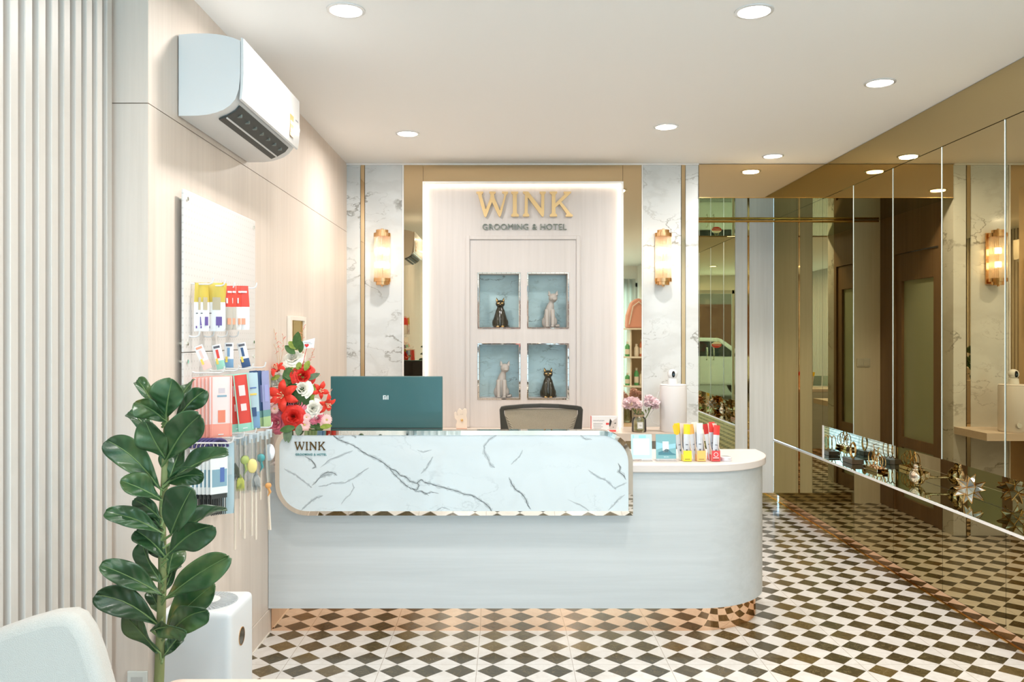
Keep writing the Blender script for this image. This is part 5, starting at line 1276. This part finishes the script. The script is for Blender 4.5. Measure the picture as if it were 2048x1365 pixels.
link('inner_foam', MB().sph((0, 0, .16), .075, (1.0, .9, 1.55), 20, 14), simple('foliage_dark', (.03, .07, .02), .8, bump=1, bscale=90), fa, 'dark green leafy core', smooth=True)
gc = thing('gift_card', 'small white greeting card on a red pick in the bouquet', 'card', Q(617, 689, -.02)+FL)
link('card', MB().prism([(-.033, -.022), (.026, -.016), (.031, .030), (-.030, .014)], -.0006, .0006, 'y'), C('card_white', (.84, .88, .88), .4), gc)
link('pick', MB().tube([(-.028, .002, -.10), (-.008, .002, -.008)], .0016, 6), C('pick_red', (.6, .04, .04), .4), gc)
link('heart', MB().prism([(-.008+.00062*16*math.sin(t)**3, -.006+.00062*(13*math.cos(t)-5*math.cos(2*t)-2*math.cos(3*t)-math.cos(4*t))) for t in [2*math.pi*k/24 for k in range(24)]], -.003, -.001, 'y'), C('heart_red', (.75, .04, .04), .4), gc)
link('writing', MB().box(-.02, .01, -.0012, -.0007, .008, .0095).box(-.012, .018, -.0012, -.0007, .002, .0032), C('print_grey', (.12, .12, .14), .4), gc)

# ================================================================== NICHE ORNAMENTS (mirrored ledge)
NZ = .5365
def star(x, d, label, r, mat):
    t = thing('star_ornament', label, 'ornament', (x, d, NZ), 0, 'faceted star ornaments on the mirrored ledge')
    phi = (1+5**.5)/2
    vs_ = [Vector(v).normalized() for v in [(-1, phi, 0), (1, phi, 0), (-1, -phi, 0), (1, -phi, 0), (0, -1, phi), (0, 1, phi), (0, -1, -phi), (0, 1, -phi), (phi, 0, -1), (phi, 0, 1), (-phi, 0, -1), (-phi, 0, 1)]]
    fs = []
    el = min((vs_[0]-v).length for v in vs_[1:])
    for i in range(12):
        for j in range(i+1, 12):
            for k in range(j+1, 12):
                if max((vs_[i]-vs_[j]).length, (vs_[j]-vs_[k]).length, (vs_[i]-vs_[k]).length) < el*1.05: fs.append((i, j, k))
    q = Matrix.Rotation(.35, 3, 'X') @ Matrix.Rotation(.6, 3, 'Z')
    gl_, wr = MB(), MB(); lowest = 0
    for f in fs:
        c = sum((vs_[i] for i in f), Vector())/3; tip = q@(c.normalized()*r); lowest = min(lowest, tip.z)
    off = Vector((0, 0, -lowest+.002))
    for f in fs:
        c = sum((vs_[i] for i in f), Vector())/3; tip = q@(c.normalized()*r)+off; bs = [q@(vs_[i]*r*.46)+off for i in f]
        for i in range(3):
            gl_.quad(bs[i], bs[(i+1) % 3], tip); wr.tube([bs[i], tip], .0022, 5)
            wr.tube([bs[i], bs[(i+1) % 3]], .0016, 4)
    link('glass_facets', gl_, mat, t)
    link('wire_frame', wr, M_['gold'], t)
    return t
fac = simple('facet_mirror', (.80, .82, .78), .15, metal=.6)
star(2.372, 4.21, 'silver faceted star with gold edges standing on the mirrored ledge', .082, fac)
star(2.372, 3.62, 'gold faceted star nearest the right edge on the mirrored ledge', .085, M_['copper'])
bi = thing('bird_ornament', 'shiny silver round bird figure on the mirrored ledge', 'ornament', (2.375, 4.75, NZ))
link('body', MB().sph((0, 0, .052), .050, (.9, 1.0, 1.0), 26, 18), mirror('silver_gold', (.86, .76, .62), .06), bi, smooth=True)
link('head', MB().sph((-.004, -.008, .112), .022, (1, 1, .95), 18, 12), bpy.data.materials['silver_gold'], bi, smooth=True)
link('collar', MB().lathe([(.016, .088), (.030, .092), (.032, .098), (.020, .102), (.014, .100)], (-.002, -.004, 0), 22), bpy.data.materials['silver_gold'], bi, smooth=True)
link('tail', MB().tube([(.02, .0, .055), (.07, -.01, .048), (.105, -.012, .046), (.118, -.012, .05)], [.016, .009, .005, .007], 10), bpy.data.materials['silver_gold'], bi, smooth=True)
link('wing', MB().sph((.028, -.03, .062), .026, (1.3, .5, 1.0), 16, 10), bpy.data.materials['silver_gold'], bi, smooth=True)
bc = thing('bicycle_ornament', 'gold wire bicycle ornament on a block on the mirrored ledge', 'ornament', (2.37, 5.28, NZ))
link('base', MB().box(-.035, .035, -.10, .10, 0, .022, .002), M_['copper'], bc)
for s in (-1, 1):
    link('wheel', MB().tube([(0, s*.058+.045*math.cos(R(a)), .070+.045*math.sin(R(a))) for a in range(0, 360, 18)], .003, 6, True), M_['gold'], bc, smooth=True)
    link('wheel', MB().tube([(.022, s*.058+.036*math.cos(R(a)), .062+.036*math.sin(R(a))) for a in range(0, 360, 18)], .0025, 6, True), M_['gold'], bc, smooth=True)
link('bicycle_frame', MB().tube([(0, .058, .07), (0, .02, .135), (0, -.035, .125), (0, -.058, .07), (0, 0, .062), (0, .02, .135), (0, .03, .16), (.02, .03, .165)], .003, 6).tube([(0, -.035, .125), (0, 0, .062), (0, .058, .07)], .003, 6).tube([(0, -.035, .125), (0, -.038, .15), (.0, -.06, .152)], .004, 6), M_['gold'], bc, smooth=True)
rg = thing('ring_ornament', 'pair of gold wire rings on a dark block in the ledge corner', 'ornament', (2.36, 5.60, NZ))
link('base', MB().box(-.04, .04, -.08, .08, 0, .03, .002), C('block_dark', (.10, .06, .03), .3), rg)
for s in (-1, 0, 1):
    link('ring', MB().tube([(s*.016, s*.03+.042*math.cos(R(a)), .085+.052*math.sin(R(a))) for a in range(0, 360, 18)], .003, 6, True), M_['gold'], rg, smooth=True)

# ================================================================== STORAGE SHELF seen in the bronze mirror
ss = thing('storage_shelf', 'pale open shelf unit with shop goods, seen in the bronze mirror', 'shelf', (2.06, .10, 0))
lam = C('shelf_white', (.80, .78, .74), .4)
link('side_panel', MB().box(.148, .166, -.15, .25, 0, 1.49), lam, ss)
link('side_panel', MB().box(-.375, -.357, -.15, .15, 0, 1.49), lam, ss)
link('back_panel', MB().box(-.357, .148, -.16, -.15, 0, 1.49), C('shelf_tan', (.62, .48, .32), .5), ss)
for z in (.02, .27, .70, 1.10, 1.49):
    link('shelf_board', MB().prism([(-.46, -.15), (.166, -.15), (.166, .25), (-.30, .25), (-.40, .18), (-.46, .05)], z, z+.022), lam, ss)
SSZ = lambda z: z+.0222
bg_ = thing('pet_carrier', 'rounded pink pet carrier bag on top of the shelf unit', 'bag', (1.80, .12, 1.5122))
link('bag_body', MB().prism([(-.16, 0), (.20, 0), (.19, .16), (.12, .34), (0, .42), (-.09, .36), (-.15, .18)], -.12, .12, 'y'), C('bag_pink', (.70, .36, .30), .7), bg_, mods=[('BEVEL', {'width': .03, 'segments': 3})])
link('strap', MB().tube([(-.13, .135, .05), (-.08, .15, .30), (.0, .15, .36), (.09, .15, .28), (.14, .135, .05)], .008, 6), C('strap_white', (.8, .78, .76), .5), bg_, smooth=True)
k = 0
bcol = [(.10, .42, .18), (.75, .72, .66), (.60, .20, .12), (.15, .30, .55), (.80, .60, .12), (.12, .45, .20)]
for z in (1.10, .70, .27):
    for j in range(4):
        x = 1.64+(j+.5)*.075+(.03 if j else -.02); c_ = bcol[(k*5+j) % 6]; h = (.20, .17, .24)[(j+k) % 3]
        cn = ('green', 'white', 'red', 'blue', 'yellow', 'green')[(k*5+j) % 6]
        shn = ('top', 'middle', 'lower')[k]
        t = thing('pump_bottle', '%s product bottle, %s from the left end of the %s shelf' % (cn, ('first', 'second', 'third', 'fourth')[j], shn), 'bottle', (x, .17, z+.0222), 0, 'product bottles on the shelf unit')
        link('bottle_body', MB().lathe([(0, 0), (.030, 0), (.032, .01), (.032, h*.7), (.016, h*.82), (.014, h*.86), (0, h*.86)], n=20), C('bottle_'+cn, c_, .3), t, smooth=True)
        link('cap', MB().cyl((0, 0, h*.86), (0, 0, h), .016, n=16), M_['white'], t, smooth=True)
        link('label', MB().lathe([(.0325, h*.15), (.0325, h*.5)], n=20), C('label_white', (.8, .8, .8), .5), t, smooth=True)
    k += 1
